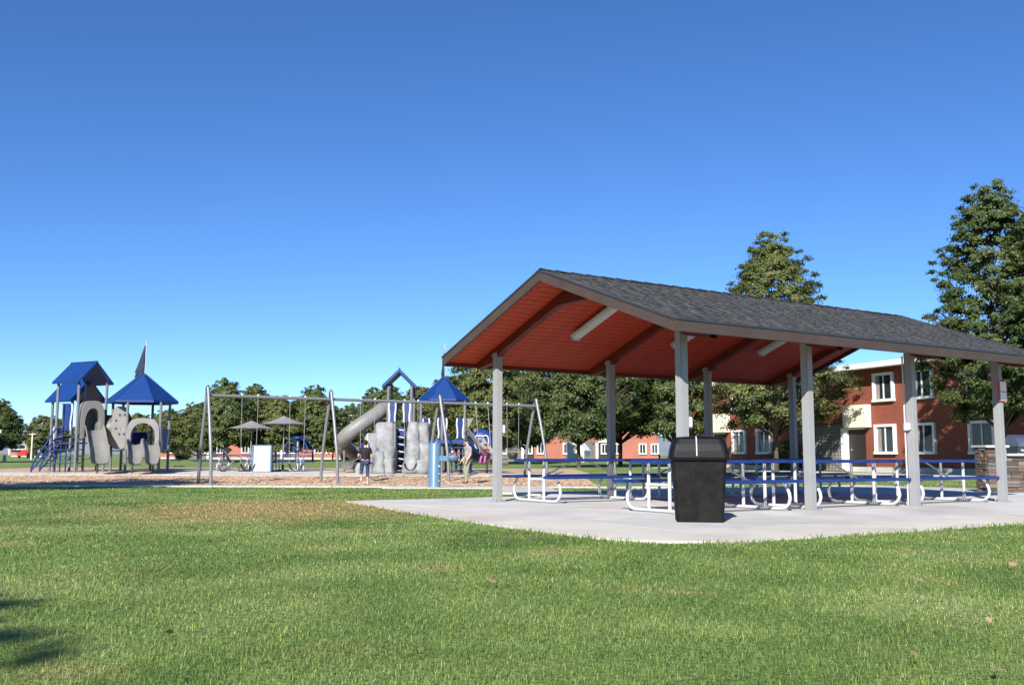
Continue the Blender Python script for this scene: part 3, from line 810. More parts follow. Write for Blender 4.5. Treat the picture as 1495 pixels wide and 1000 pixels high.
def gable_roof(root, cx, cy, wid, length, z0, rise, rz, name='gable_roof', th=.07):
    """ridge along local x"""
    mb = MB(); w = wid/2
    A = [(-w, 0), (0, rise), (w, 0), (w-.03, -th), (0, rise-th*1.2), (-w+.03, -th)]
    rot = Matrix.Rotation(rz, 3, 'Z'); c = Vector((cx, cy, z0))
    for quad in ((0, 1, 4, 5), (1, 2, 3, 4)):
        mb.prism([c+rot @ Vector((-length/2, A[i][0], A[i][1])) for i in quad], rot @ Vector((length, 0, 0)))
    o = mb.build(name, M['roofblue'], root, bevel=.008)
    r = MB(); r.cyl(c+rot @ Vector((-length/2, 0, rise+.005)), c+rot @ Vector((length/2, 0, rise+.005)), .03, 8); r.build('ridge_roll', M['roofblue'], o)
    return o
def hex_roof(root, cx, cy, rad, z0, rise, ph=0, n=6):
    mb = MB(); ring = [(cx+rad*math.cos(ph+2*math.pi*i/n), cy+rad*math.sin(ph+2*math.pi*i/n), z0) for i in range(n)]
    low = [(x, y, z0-.10) for x, y, z in ring]
    ins = [(cx+(x-cx)*.93, cy+(y-cy)*.93, z0-.08) for x, y, z in ring]
    V = ring+[(cx+.05*math.cos(ph+2*math.pi*i/n), cy+.05*math.sin(ph+2*math.pi*i/n), z0+rise) for i in range(n)]+low+ins+[(cx, cy, z0+rise-.12)]
    F = []
    for i in range(n):
        j = (i+1) % n
        F += [(i, j, n+j, n+i), (2*n+j, 2*n+i, 3*n+i, 3*n+j), (i, 2*n+i, 2*n+j, j), (3*n+i, 4*n, 3*n+j)]
    F.append(tuple(n+i for i in range(n)))
    mb.add(V, F); o = mb.build('hexagonal_roof', M['roofblue'], root)
    for i in range(n):
        r = MB(); a = Vector(V[i]); b = Vector(V[n+i]); r.cyl(a, b, .022, 6); r.build('hip_roll', M['roofblue'], o)
    return o
def flag(root, cx, cy, z0, h, sx=-1):
    p = MB(); p.cyl((cx, cy, z0), (cx, cy, z0+h), .018, 8); p.ball((cx, cy, z0+h), .04, 8); o = p.build('flagpole', M['white'], root)
    mb = MB(); n = 10; V = []
    for i in range(n+1):
        t = i/n; z = z0+h*(.90-.92*t); w = .05+.52*t**1.05*(1 if t < .9 else .8)
        for k in range(5):
            u = k/4; V.append((cx+sx*(.02+w*u), cy+.05*math.sin(u*6+t*5)*t, z-.10*u*t))
    mb.add(V, [(i*5+k, i*5+k+1, (i+1)*5+k+1, (i+1)*5+k) for i in range(n) for k in range(4)], True)
    f = mb.build('flag', M['flag'], o); s = f.modifiers.new('thickness', 'SOLIDIFY'); s.thickness = .008
    return o

# ---- left play structure: local x to the right, y away from the viewer; base at pixel column 150
YB = 46.0
def lx(px, dy=0): return (px-747.5)/FPX*(YB+dy)
def px2(px, x0, dy=0): return lx(px, dy)-x0
ZB = .07
X0 = lx(150)
ps = thing('play_structure', 'grey and blue play tower with two gable roofs, slides and six-sided flagged roof', 'play structure', (X0, YB, ZB))
hz = lambda y, dy=0: HC+(662.3-y)/FPX*(YB+dy)-ZB      # local height for an image row
# front tower
def square_tower(px, y, hw=.75):
    x = px2(px, X0, y); r = (.866, -.5); g = (.5, .866)
    return [(x+hw*(a*r[0]+b*g[0]), y+hw*(a*r[1]+b*g[1])) for a, b in ((-1, -1), (1, -1), (1, 1), (-1, 1))]
tw = square_tower(120.5, 0)
for (x, y) in tw: play_post(ps, x, y, hz(561, y))
cx = sum(p[0] for p in tw)/4; cy = sum(p[1] for p in tw)/4
gable_roof(ps, cx, cy, 1.92, 1.95, hz(560), .98, R(-30), th=.08)
deck(ps, tw, 1.62)
# rear-left tower with lower roof
tr = square_tower(112, 2.1)
for (x, y) in tr: play_post(ps, x, y, hz(588, y))
gable_roof(ps, sum(p[0] for p in tr)/4, sum(p[1] for p in tr)/4, 1.92, 2.2, hz(587, 2.0), 1.0, R(-30), th=.08)
deck(ps, tr, 1.3)
wavy_panel(ps, (px2(91, X0, .2), .2), (px2(109, X0, .0), .0), hz(629, .1), hz(590, .1))
wavy_panel(ps, (px2(80, X0, 1.1), 1.1), (px2(93, X0, 2), 2.0), hz(648, .1), hz(622, .1))
# curved single slide with hood
arch_panel(ps, (px2(119, X0, -.7), -.75), (px2(150, X0, -.1), -.1), hz(640, -.5), hz(586, -.5), .62, .36)
mb = MB(); mb.box((px2(135, X0, .1), .12, hz(616)), (.98, .06, 1.35), Matrix.Rotation(R(30), 3, 'Z')); mb.build('hood_back', M['tunnel'], ps, bevel=.02)  # uses the shade-darkened tunnel colour behind the hood opening
pth = ease([(px2(139, X0, -.3), -.3, hz(629)), (px2(141, X0, -.8), -.8, hz(634)), (px2(145, X0, -1.5), -1.5, hz(652)), (px2(149, X0, -2.2), -2.2, hz(668, -2)), (px2(150, X0, -2.8), -2.8, hz(676, -3)), (px2(150.5, X0, -3.2), -3.2, hz(677.5, -3.2))], 25)
s = slide(ps, pth, .86)
mb = MB(); mb.cyl((px2(148, X0, -2.3), -2.35, -.1), (px2(148, X0, -2.3), -2.35, .30), .05, 8); mb.build('slide_leg', M['dark'], s)
# stairs with blue hoop rails going down to the left
st = MB()
n = 6
for i in range(n):
    t = (i+.5)/n; xx = px2(98, X0, -.2)*(1-t)+px2(66, X0, -.6)*t; zz = 1.45*(1-t)+.08*t
    b = MB(); b.box((xx, -.2-.3*t, zz), (.26, .75, .04)); b.build('step', M['dark'], ps)
for y_, off in ((-.62, 0), (.2, 0.05)):
    for dz in (.18, .62):
        r = MB(); r.tube(ease([(px2(104, X0), y_, 1.35+dz), (px2(93, X0), y_, 1.25+dz), (px2(80, X0), y_, .62+dz*.9), (px2(68, X0), y_, .10+dz*.75), (px2(62, X0), y_, -.05+dz*.35), (px2(61, X0), y_, -.12)], 25), .040, 8)
        r.build('stair_rail', M['blue'], ps)
for zz in (.30, .62, .92, 1.2):
    r = MB(); r.cyl((px2(76, X0)+zz*.5, -.55, zz), (px2(134, X0), -.75, zz+.02), .025, 8); r.build('climbing_bar', M['blue'], ps)
for xx in (92, 100, 108, 122):
    r = MB(); r.cyl((px2(xx, X0), -.5, -.1), (px2(xx, X0), -.5, 1.3), .035, 8); r.build('climber_leg', M['blue'], ps)
# crawl tunnel to the six-sided tower
tn = MB(); a = Vector((px2(150, X0, .5), .5, hz(628, .5))); b = Vector((px2(188, X0, .6), .55, hz(628, .5)))
tn.tube([a, a.lerp(b, .1), a.lerp(b, .5), a.lerp(b, .9), b], .62, 22, radii=[.80, .72, .70, .74, .85], cap=False); tn.build('crawl_tunnel', M['tunnel'], ps)
tp = MB(); tp.prism([(px2(177, X0, -.25)+.36*math.copysign(abs(math.cos(t))**.5, math.cos(t)), -.28, hz(625, -.3)+1.0*math.copysign(abs(math.sin(t))**.5, math.sin(t))) for t in np.linspace(0, 2*math.pi, 24, endpoint=False)], (0, .08, 0)); tpo = tp.build('bubble_panel', M['greyplastic'], ps)
for t in np.linspace(1.2, 5.1, 6):
    q = MB(); xx = px2(180, X0, -.3)+.30*math.cos(t); zz = hz(620, -.3)+.48*math.sin(t)
    q.cyl((xx, -.27, zz), (xx, -.305, zz), .055, 10); q.build('porthole', M['dark'], tpo)
# six-sided tower
hcx, hcy = px2(208, X0, .6), .6
hp = [(px2(187.5, X0, -.8), -.8), (px2(236, X0, -.8), -.8), (px2(249, X0, .6), .6), (px2(224, X0, 2.0), 2.0), (px2(181, X0, 2.0), 2.0), (px2(166, X0, .6), .6)]
for k, (x, y) in enumerate(hp): play_post(ps, x, y, hz(588, y), m='playpost')
hex_roof(ps, hcx, hcy, 1.68, hz(586), 1.36, R(60)-R(52))
flag(ps, hcx+.08, hcy, hz(547), 1.6, -1)
deck(ps, hp, .92)
arch_panel(ps, (hp[0][0]+.09, -.82), (hp[1][0]-.05, -.82), hz(655, -.8), hz(611, -.8), .2)
pth = ease([(px2(213, X0, -.7), -.75, hz(650)), (px2(213, X0, -1), -1.2, hz(654)), (px2(213.5, X0, -2), -2.0, hz(668, -2)), (px2(214, X0, -2.6), -2.6, hz(677, -2.6)), (px2(214, X0, -3.0), -3.0, hz(678, -3))], 24)
s = slide(ps, pth, 1.40, 2, 'double_slide')
for xx in (198, 228):
    mb = MB(); mb.cyl((px2(xx, X0, -2.2), -2.2, -.1), (px2(xx, X0, -2.2), -2.2, .25), .045, 8); mb.build('slide_leg', M['dark'], s)
wavy_panel(ps, hp[1], hp[2], .95, 1.95)
wavy_panel(ps, hp[3], hp[4], .95, 1.8)
for i in range(3):
    b = MB(); b.box((px2(250, X0, -.3)+.14+.2*i*.6, .1, .70-.26*i), (.24, .8, .04)); b.build('step', M['dark'], ps)

# ---- middle play structure
YB = 46.0; ZB = -.02; X0 = lx(600)
pc = thing('play_structure', 'play tower with climbing rock, tube slide and square blue flagged roof', 'play structure', (X0, YB, ZB))
hz = lambda y, dy=0: HC+(663.1-y)/FPX*(YB+dy)-ZB
tw = [(px2(567, X0, -.2), -.2), (px2(601, X0, -.2), -.2), (px2(605, X0, 1.4), 1.4), (px2(572, X0, 1.4), 1.4)]
for (x, y) in tw: play_post(pc, x, y, hz(563, y))
gable_roof(pc, px2(584, X0, .6), .6, 1.62, 2.0, hz(565, .6), .80, R(94), th=.15)
deck(pc, tw, hz(616))
wavy_panel(pc, (px2(567, X0, -.2), -.25), (px2(580, X0, -.2), -.25), hz(617), hz(588))
wavy_panel(pc, (px2(588, X0, -.2), -.25), (px2(601, X0, -.2), -.25), hz(617), hz(588))
arch_panel(pc, (px2(573, X0, -.2), 1.45), (px2(597, X0, -.2), 1.45), hz(616), hz(583), .1)
# tube slide, turning round to its exit
pth = ease([(px2(572, X0), .6, hz(600)), (px2(560, X0), .5, hz(597)), (px2(549, X0), .1, hz(606)), (px2(528, X0), -.3, hz(622)), (px2(508, X0), -.2, hz(637)), (px2(497, X0), .7, hz(648)), (px2(505, X0), 1.7, hz(658)), (px2(520, X0), 1.8, hz(668)), (px2(530, X0), .9, hz(676)), (px2(526, X0), .1, hz(680))], 54)
tn = MB(); tn.tube(pth, .35, 18, radii=[.42, .42]+[.35]*(len(pth)-2), cap=False)
to = tn.build('tube_slide', M['greyplastic'], pc); sm = to.modifiers.new('thickness', 'SOLIDIFY'); sm.thickness = .03
mb = MB(); mb.sweep(ease([(px2(528, X0), .4, hz(681)), (px2(522, X0), -.1, hz(683.5)), (px2(512, X0), -.5, hz(685))], 12), [(-.42, .32), (-.36, .1), (-.2, 0), (.2, 0), (.36, .1), (.42, .32)]); mb.build('slide_exit', M['greyplastic'], to)
for i in (8, 18, 28, 38):
    rr = MB(); p = pth[i]; t = (pth[i+1]-pth[i-1]).normalized(); rr.tube([p-t*.03, p+t*.03], .385, 18); rr.build('joint_flange', M['greyplastic'], to)
mb = MB(); mb.cyl((px2(503, X0), .3, -.1), (px2(503, X0), .3, hz(646)), .05, 8); mb.cyl((px2(535, X0), -.1, -.1), (px2(535, X0), -.1, hz(628)), .05, 8); mb.build('slide_support', M['playpost'], to)
# climbing rock in moulded lumps
def rock(name, lumps, seed):
    """moulded boulders grown into one another"""
    rg_ = random.Random(seed); mb = MB(); sg = lambda v, e: math.copysign(abs(v)**e, v)
    for (p0, p1, yt, yb, y0, y1) in lumps:
        x0, x1 = px2(p0, X0, y0), px2(p1, X0, y0); z0, z1 = hz(yb, y0), hz(yt, y0)
        c = Vector(((x0+x1)/2, (y0+y1)/2, (z0+z1)/2)); a = (x1-x0)/2*1.04; b = (y1-y0)/2; d = (z1-z0)/2*1.06
        V = []; n, k = 20, 12; p1_, p2_ = rg_.uniform(0, 6), rg_.uniform(0, 6); tw_ = rg_.uniform(-.15, .15)
        for i_ in range(k+1):
            v = -math.pi/2+math.pi*i_/k
            for j_ in range(n):
                u = 2*math.pi*j_/n; e1, e2 = .42, .55
                x = sg(math.cos(v), e1)*sg(math.cos(u), e2); y = sg(math.cos(v), e1)*sg(math.sin(u), e2); z = sg(math.sin(v), e1)
                w = 1+.08*math.sin(3*u+p1_+2*z)+.07*math.sin(4*z+p2_)+.04*math.sin(7*u+5*z+p2_)
                x, y = x*w*(1-.10*z), y*w*(1-.14*z); x, y = x+tw_*z*.3, y
                V.append(c+Vector((a*x, b*y, d*z)))
        mb.add(V, [(i_*n+j_, i_*n+(j_+1) % n, (i_+1)*n+(j_+1) % n, (i_+1)*n+j_) for i_ in range(k) for j_ in range(n)], True)
    return mb.build(name, M['rock'], pc)
rock('climbing_rock', [(532, 553, 633, 672, -1.35, -.2), (529, 548, 662, 693, -1.6, -.2), (546, 564, 658, 693, -1.75, -.3), (547, 577, 617, 660, -1.2, .1), (553, 577, 650, 676, -1.5, 0), (558, 577, 668, 693, -1.7, -.1), (520, 536, 676, 693, -1.2, -.3)], 4)
rock('climbing_rock', [(594, 612, 616, 655, -1.3, .2), (607, 628, 617, 650, -1.1, .3), (592, 616, 641, 672, -1.55, .1), (606, 630, 644, 676, -1.5, .2), (589, 612, 664, 693, -1.8, .1), (603, 630, 668, 693, -1.75, .2)], 9)
play_post(pc, px2(577.5, X0, -1.1), -1.1, hz(617, -1.1), .06)
# ladder of moulded steps between the rocks
for i in range(6):
    zz = .25+i*(hz(622)-.2)/6
    b = MB(); b.box((px2(586, X0, -.5), -.55, zz), (.5, .34, .05), Matrix.Rotation(R(-12), 3, 'Y')); o = b.build('step', M['blue' if i % 2 else 'dark'], pc, bevel=.01)
    w = MB(); w.cyl((px2(582, X0, -.5), -.74, zz+.10), (px2(592, X0, -.5), -.74, zz+.04), .032, 6); w.build('step_edge', M['white'], o)
b = MB(); b.box((px2(586, X0, .1), .0, hz(655)), (.52, .04, hz(622)-.2)); b.build('back_panel', M['blue'], pc)
# flagged square tower
hp = [(px2(615, X0, .0), .0), (px2(646, X0, -.6), -.6), (px2(679, X0, -.2), -.2), (px2(652, X0, 1.4), 1.4)]
for k, (x, y) in enumerate(hp): play_post(pc, x, y, hz(586, y))
hex_roof(pc, px2(648, X0, .2), .25, 1.22, hz(584, .2), 1.10, R(2), 6)
flag(pc, px2(649, X0, .25), .25, hz(551, .2), 1.55, -.35)
deck(pc, hp, hz(648))
bridge = MB(); bridge.box(((tw[1][0]+hp[0][0])/2, .2, hz(622)), (abs(hp[0][0]-tw[1][0])+.1, 1.0, .06)); bridge.build('bridge', M['blue'], pc)
for a, b in (((617, .0), (629, -.3)), ((638, -.55), (655, -.45)), ((666, -.3), (679, -.2))):
    wavy_panel(pc, (px2(a[0], X0, a[1]), a[1]), (px2(b[0], X0, b[1]), b[1]), hz(640), hz(611))
mb = MB(); mb.box((px2(655, X0, -.6), -.75, hz(645)), (2.0, .25, .16)); mb.build('deck_edge', M['blue'], pc)
for i in range(5):
    b = MB(); b.box((px2(668, X0, -.6)+.12*i, -.9-.24*i, hz(650)-.26*(i+.4)), (.85, .27, .05)); b.build('step', M['blue'], pc)
for s_ in (-.42, .42):
    r = MB(); r.tube(ease([(px2(667, X0)+s_, -.7, hz(632)), (px2(672, X0)+s_, -1.3, hz(640)), (px2(676, X0)+s_, -1.9, hz(660)), (px2(678, X0)+s_, -2.1, -.05)], 18), .028, 8); r.build('stair_rail', M['blue'], pc)
for xx, yy in ((655, .5), (667, .9), (674, .3), (688, .5)):
    r = MB(); r.cyl((px2(xx, X0, yy), yy, -.1), (px2(xx, X0, yy), yy, hz(648)), .06, 8); r.build('support', M['dark'], pc)
pth = ease([(px2(684, X0), .2, hz(634)), (px2(692, X0), .0, hz(640)), (px2(702, X0), -.3, hz(654)), (px2(716, X0), -.7, hz(668)), (px2(732, X0), -.9, hz(676)), (px2(742, X0), -.9, hz(677))], 25)
s = slide(pc, pth, .62)
mb = MB(); mb.cyl((px2(728, X0), -.9, -.1), (px2(728, X0), -.9, .36), .05, 8); mb.cyl((px2(712, X0), -.6, -.1), (px2(712, X0), -.6, .6), .05, 8); mb.build('slide_leg', M['dark'], s)
mb = MB(); mb.prism([(px2(683, X0), -.2, hz(611)), (px2(691, X0), -.2, hz(612)), (px2(683.5, X0), -.2, hz(627))], (0, .06, 0)); mb.build('finial_panel', M['greyplastic'], pc)
mb = MB(); mb.ball((px2(704, X0), .3, hz(645)), .62, 16, (1, .6, 1)); mb.build('bubble_panel', M['blue'], pc)
mb = MB(); mb.tube([(px2(704+10*math.cos(t), X0), -.08, hz(645)+.34*math.sin(t)+.08*math.sin(3*t)) for t in np.linspace(0, 2*math.pi, 22)], .035, 6); mb.build('wavy_edge', M['white'], pc)

# ---- swing set: four arched frames in a row
SD = Vector((.858, .513, 0)); SN = Vector((.513, -.858, 0)); S0 = Vector((-11.1, 35.6, 0)); SP = 4.72
ZS = -.27; BH = 3.22
sw = thing('swing_set', 'long grey steel swing set with four arched frames over wood chips', 'swing set', S0+Vector((0, 0, ZS)), math.atan2(SD.y, SD.x))
# local: x along the beam, y away (= -SN)
def gz(k): p = S0+SD*SP*k; return max(0, terr(p.x, p.y)-ZS)
for k in range(4):
    fr = MB(); g = gz(k)-.1
    cap = MB(); cap.lathe([(.085, -.22), (.09, -.05), (.075, .05), (.03, .11), (0, .115)], 12, (k*SP, 0, BH+.26)); capo = cap.build('frame_cap', M['dark'], sw)
    for s_ in (-1, 1):
        l = MB(); l.tube(ease([(k*SP, s_*.03, BH+.30), (k*SP, s_*.14, BH-.05), (k*SP, s_*.46, BH-1.0), (k*SP, s_*.80, BH-2.2), (k*SP, s_*.93, g)], 24), .062, 12); l.build('leg', M['playpost'], sw)
b = MB(); b.cyl((0, 0, BH), (3*SP, 0, BH), .06, 12); b.build('top_beam', M['playpost'], sw)
def swing(x, sag, kind, label, dy=0.0, hw=.28, z=None):
    """two chains and a seat; hangs from the beam, swings on its own"""
    base = S0+SD*x+Vector((0, 0, ZS+BH-.06))
    t = thing('swing', label, 'swing', base, math.atan2(SD.y, SD.x), 'swings hanging from the swing set')
    zz = -(BH-.06-(z if z else .62)); 
    for s_ in (-1, 1):
        c = MB(); c.tube([(s_*hw, 0, 0), (s_*hw*.98, dy*.5, zz*.5), (s_*hw*.9, dy, zz+.12)], .010, 6); c.build('chain', M['galv'], t)
        c = MB(); c.lathe([(.03, 0), (.045, .04), (.045, .12), (.03, .16)], 8, (s_*hw, 0, 0)); c.build('hanger', M['white'], t)
    if kind == 'belt':
        m_ = MB(); m_.sweep(ease([(-hw*.9, dy, zz+.12), (-hw*.6, dy, zz-.08), (0, dy, zz-.17), (hw*.6, dy, zz-.08), (hw*.9, dy, zz+.12)], 16), [(-.085, .008), (.085, .008), (.085, -.008), (-.085, -.008), (-.085, .008)], side=(0, 1, 0)); m_.build('belt_seat', M['rubber'], t)
    elif kind == 'bucket':
        m_ = MB(); m_.lathe([(.10, -.12), (.17, -.10), (.205, .02), (.22, .16), (.19, .16), (.17, .03), (.1, -.07)], 16, (0, dy, zz)); m_.build('bucket_seat', M['rubber'], t)
    elif kind == 'adaptive':
        m_ = MB(); m_.box((0, dy, zz), (.42, .40, .07)); m_.build('seat', M['blue'], t, bevel=.02)
        m_ = MB(); m_.box((0, dy+.2, zz+.40), (.42, .07, .80), Matrix.Rotation(R(-10), 3, 'X')); m_.build('backrest', M['blue'], t, bevel=.02)
        m_ = MB(); m_.tube([(.0, dy-.05, zz+.05), (.0, dy-.05, zz+1.15)], .035, 8); m_.build('harness_bar', M['white'], t)
    return t
def bx(px):   # distance along the beam seen at an image column
    k = (px-747.5)/FPX; return (S0.x-k*S0.y)/(k*SD.y-SD.x)
def midhw(a, b): return (bx(a)+bx(b))/2, abs(bx(b)-bx(a))/2
for (a, b), kind, lab, dy in (((351, 380), 'belt', 'empty black belt swing left of the white panel board', 0), ((421, 449), 'belt', 'empty black belt swing in front of the single tree', 0),
        ((524, 551), 'adaptive', 'blue high-backed swing behind the woman in black', 0), ((588, 614), 'belt', 'empty belt swing in front of the climbing rock', 0),
        ((693, 714), 'bucket', 'swing carrying the child in pink trousers', -.35), ((736, 762), 'bucket', 'empty black bucket swing behind the left corner post', 0)):
    m_, h_ = midhw(a, b); hw_ = min(.30, h_)
    swing(m_, 0, kind, lab, dy, hw_, {'belt': .62, 'adaptive': .75, 'bucket': 1.02}[kind])

# ---- blue drinking fountain on the front footpath
FX, FY = X_at(636, 31.2), 31.2
fz = terr(FX, FY)
path_run('fountain_pad', [(FX-1.6, FY+.55), (FX+2.6, FY+.55)], 2.3, 3, M['path'], .014)
df = thing('drinking_fountain', 'blue cylindrical drinking fountain with side arm at the lawn edge', 'fountain', (FX, FY, fz+.014))
mb = MB(); mb.lathe([(0, 0), (.20, 0), (.20, .02), (.19, .03), (.19, 1.37), (.18, 1.39), (0, 1.395)], 24); mb.build('column', M['teal'], df)
mb = MB(); mb.box((.42, -.02, .90), (.62, .19, .18)); arm = mb.build('arm', M['teal'], df, bevel=.02)
mb = MB(); mb.lathe([(.05, .0), (.17, .02), (.19, .12), (.19, .17), (.165, .17), (.15, .11), (.04, .08)], 20, (.58, -.02, .82)); mb.build('bowl', M['teal'], df)
mb = MB(); mb.tube([(.66, .05, .98), (.66, .05, 1.05), (.62, .02, 1.07)], .014, 6); mb.build('spout', M['galv'], df)
for z_, s_ in ((.66, .030), (.42, .016), (.20, .016)):
    mb = MB(); mb.cyl((.14, -.13, z_), (.17, -.165, z_), s_, 8); mb.build('button', M['white'], df)
mb = MB(); mb.tube([(.0, 0, 1.38), (.06, 0, 1.43), (.06, 0, 1.48)], .02, 6); mb.build('bottle_spout', M['galv'], df)

# ---- picnic pad beyond the swings: tables with umbrellas
def pad_table(px, y, label, umb, rz):
    X = X_at(px, y); z = terr(X, y)+.014
    t = make_table(2.1, 1.35); t.location = (X, y, z); t.rotation_euler = (0, 0, rz); tag(t, label, 'table', 'picnic tables on the far pad')
    if umb:
        u = thing('umbrella', umb[0], 'umbrella', (X_at(umb[1], y), y, z), R(15), 'grey umbrellas on the far pad')
        p = MB(); p.cyl((0, 0, 0), (0, 0, umb[2]), .028, 10); p.build('pole', M['galv'], u)
        c = MB(); n = 8; rad = umb[3]; zt_ = umb[2]; ring0 = [(0, 0, zt_+.05)]; V = [(0, 0, zt_+.04)]; F = []
        for ri, (fr_, dz) in enumerate(((.5, -.24), (1.0, -.40))):
            for i in range(n*2):
                sc = fr_*(1.0 if i % 2 == 0 else .94); a = math.pi*i/n
                V.append((rad*sc*math.cos(a), rad*sc*math.sin(a), zt_+.04+dz*(1.0 if i % 2 == 0 else .96)))
        m2 = n*2
        F += [(0, 1+i, 1+(i+1) % m2) for i in range(m2)]+[(1+i, 1+m2+i, 1+m2+(i+1) % m2, 1+(i+1) % m2) for i in range(m2)]
        c.add(V, F, False); co = c.build('canopy', M['umbrella'], u); s_ = co.modifiers.new('thickness', 'SOLIDIFY'); s_.thickness = .012
        for i in range(n):
            r = MB(); a = 2*math.pi*i/n; r.cyl((0, 0, zt_-.55), (rad*.55*math.cos(a), rad*.55*math.sin(a), zt_-.27), .008, 5); r.build('rib', M['galv'], u)
        b = MB(); b.lathe([(.28, 0), (.28, .05), (.06, .08), (.05, .3)], 14); b.build('base', M['dark'], u)
pad_table(345, 48.6, 'far pad picnic table under the left grey umbrella', ('wide grey umbrella left of the pair over the far pad', 369, 2.42, 1.14), R(6))
pad_table(424, 47.2, 'far pad picnic table under the right grey umbrella', ('wide grey umbrella right of the pair over the far pad', 416, 2.60, 1.14), R(-5))
pad_table(317, 50.2, 'far pad picnic table at the left end beside the stroller', None, R(20))
# white panel board
WX, WY = X_at(386, 46.2), 46.2
t = thing('panel_board', 'large white panel board with pale blue frame on the far pad', 'board', (WX, WY, terr(WX, WY)+.014), R(8))
mb = MB(); mb.box((0, 0, .60), (.80, .50, 1.20)); mb.build('cabinet', M['white'], t, bevel=.02)
for x in (-.42, .42):
    mb = MB(); mb.box((x, -.02, .61), (.06, .56, 1.24)); mb.build('side_frame', M['teal'], t, bevel=.008)
mb = MB(); mb.box((0, -.262, .62), (.66, .02, 1.05)); mb.build('front_panel', M['paper'], t, bevel=.004)
mb = MB(); mb.box((0, 0, 1.225), (.78, .54, .03)); mb.build('top_frame', M['teal'], t)
# stroller
WX, WY = X_at(343, 46.6), 46.6
t = thing('stroller', 'dark folded-hood stroller parked by the far picnic tables', 'stroller', (WX, WY, terr(WX, WY)+.014), R(25))
for x, y, r in ((-.42, -.24, .16), (-.42, .24, .16), (.42, 0, .13)):
    mb = MB(); mb.tube([(x+r*math.cos(a), y, r+r*math.sin(a)) for a in np.linspace(0, 2*math.pi, 17)], .022, 6, cap=False); w = mb.build('wheel', M['rubber'], t)
    mb = MB(); mb.lathe([(.03, -.02), (.03, .02)], 8); mb.build('hub', M['galv'], w, (x, y, r), (R(90), 0, 0))
for y in (-.22, .22):
    mb = MB(); mb.tube(ease([(.42, y*.3, .15), (0, y, .45), (-.35, y, .85), (-.55, y, 1.02)], 12), .014, 6); mb.build('frame', M['galv'], t)
    mb = MB(); mb.tube([(-.42, y, .16), (0, y, .46)], .014, 6); mb.build('frame', M['galv'], t)
mb = MB(); mb.tube([(-.55, -.22, 1.02), (-.55, .22, 1.02)], .018, 6); mb.build('handle', M['rubber'], t)
mb = MB(); mb.sweep(ease([(.30, 0, .45), (.05, 0, .40), (-.18, 0, .48), (-.32, 0, .85)], 12), [(-.2, .06), (-.18, 0), (.18, 0), (.2, .06), (.18, -.02), (-.18, -.02), (-.2, .06)]); mb.build('seat', M['blackcloth'], t)
mb = MB(); V = []; 
for i in range(7):
    a = R(40+100*i/6)
    for k in range(7):
        b = math.pi*k/6; V.append((-.28+.32*math.cos(a)*math.sin(b)*1.0, -.22*math.cos(b), .82+.30*math.sin(a)*math.sin(b)))
mb.add(V, [(i*7+k, i*7+k+1, (i+1)*7+k+1, (i+1)*7+k) for i in range(6) for k in range(6)], True); mb.build('hood', M['blackcloth'], t)
# pole climber with blue net arms behind the pad
WX, WY = X_at(437, 52.5), 52.5
t = thing('pole_climber', 'small blue topped pole climber with looping blue arms behind the umbrellas', 'climber', (WX, WY, terr(WX, WY)))
s_ = WY/FPX
mb = MB(); mb.cyl((0, 0, -.1), (0, 0, 1.62), .065, 12); mb.build('pole', M['galv'], t)
mb = MB(); mb.lathe([(.03, 1.60), (.27, 1.62), (.30, 1.68), (.22, 1.74), (0, 1.76)], 8); mb.build('cap', M['roofblue'], t)
for i in range(7):
    a = 2*math.pi*i/7+.2; dx, dy = math.cos(a), math.sin(a)
    mb = MB(); mb.tube(ease([(.05*dx, .05*dy, 1.5), (.35*dx, .35*dy, 1.62), (.72*dx, .72*dy, 1.25), (.80*dx, .80*dy, .98), (.5*dx, .5*dy, .88), (.06*dx, .06*dy, 1.0)], 20), .03, 6); arm = mb.build('arm', M['blue'], t)
    for q in (.35, .55):
        mb = MB(); mb.tube([(q*dx*1.0-.18*dy, q*dy+.18*dx, 1.2), (q*dx, q*dy, 1.12), (q*dx+.18*dy, q*dy-.18*dx, 1.2)], .02, 5); mb.build('rung', M['blue'], arm)

# ================================================================== PEOPLE
def skinned(name, verts, edges, radii, material, parent, root=0, sub=2, roots=None):
    m = bpy.data.meshes.new(name); m.from_pydata(verts, edges, []); m.update()
    o = bpy.data.objects.new(name, m); COL.objects.link(o)
    o.modifiers.new('skin', 'SKIN'); 
    for v, r in zip(m.skin_vertices[0].data, radii):
        rr = r if isinstance(r, tuple) else (r, r); v.radius = rr; v.use_root = False
    for k in (roots or [root]): m.skin_vertices[0].data[k].use_root = True
    sm = o.modifiers.new('smooth', 'SUBSURF'); sm.levels = sub; sm.render_levels = sub
    dg = bpy.context.evaluated_depsgraph_get(); me = bpy.data.meshes.new_from_object(o.evaluated_get(dg))
    bpy.data.objects.remove(o, do_unlink=True); bpy.data.meshes.remove(m)
    me.name = name; me.materials.clear(); me.materials.append(material); me.polygons.foreach_set('use_smooth', [True]*len(me.polygons))
    q = bpy.data.objects.new(name, me); COL.objects.link(q); q.parent = parent; return q
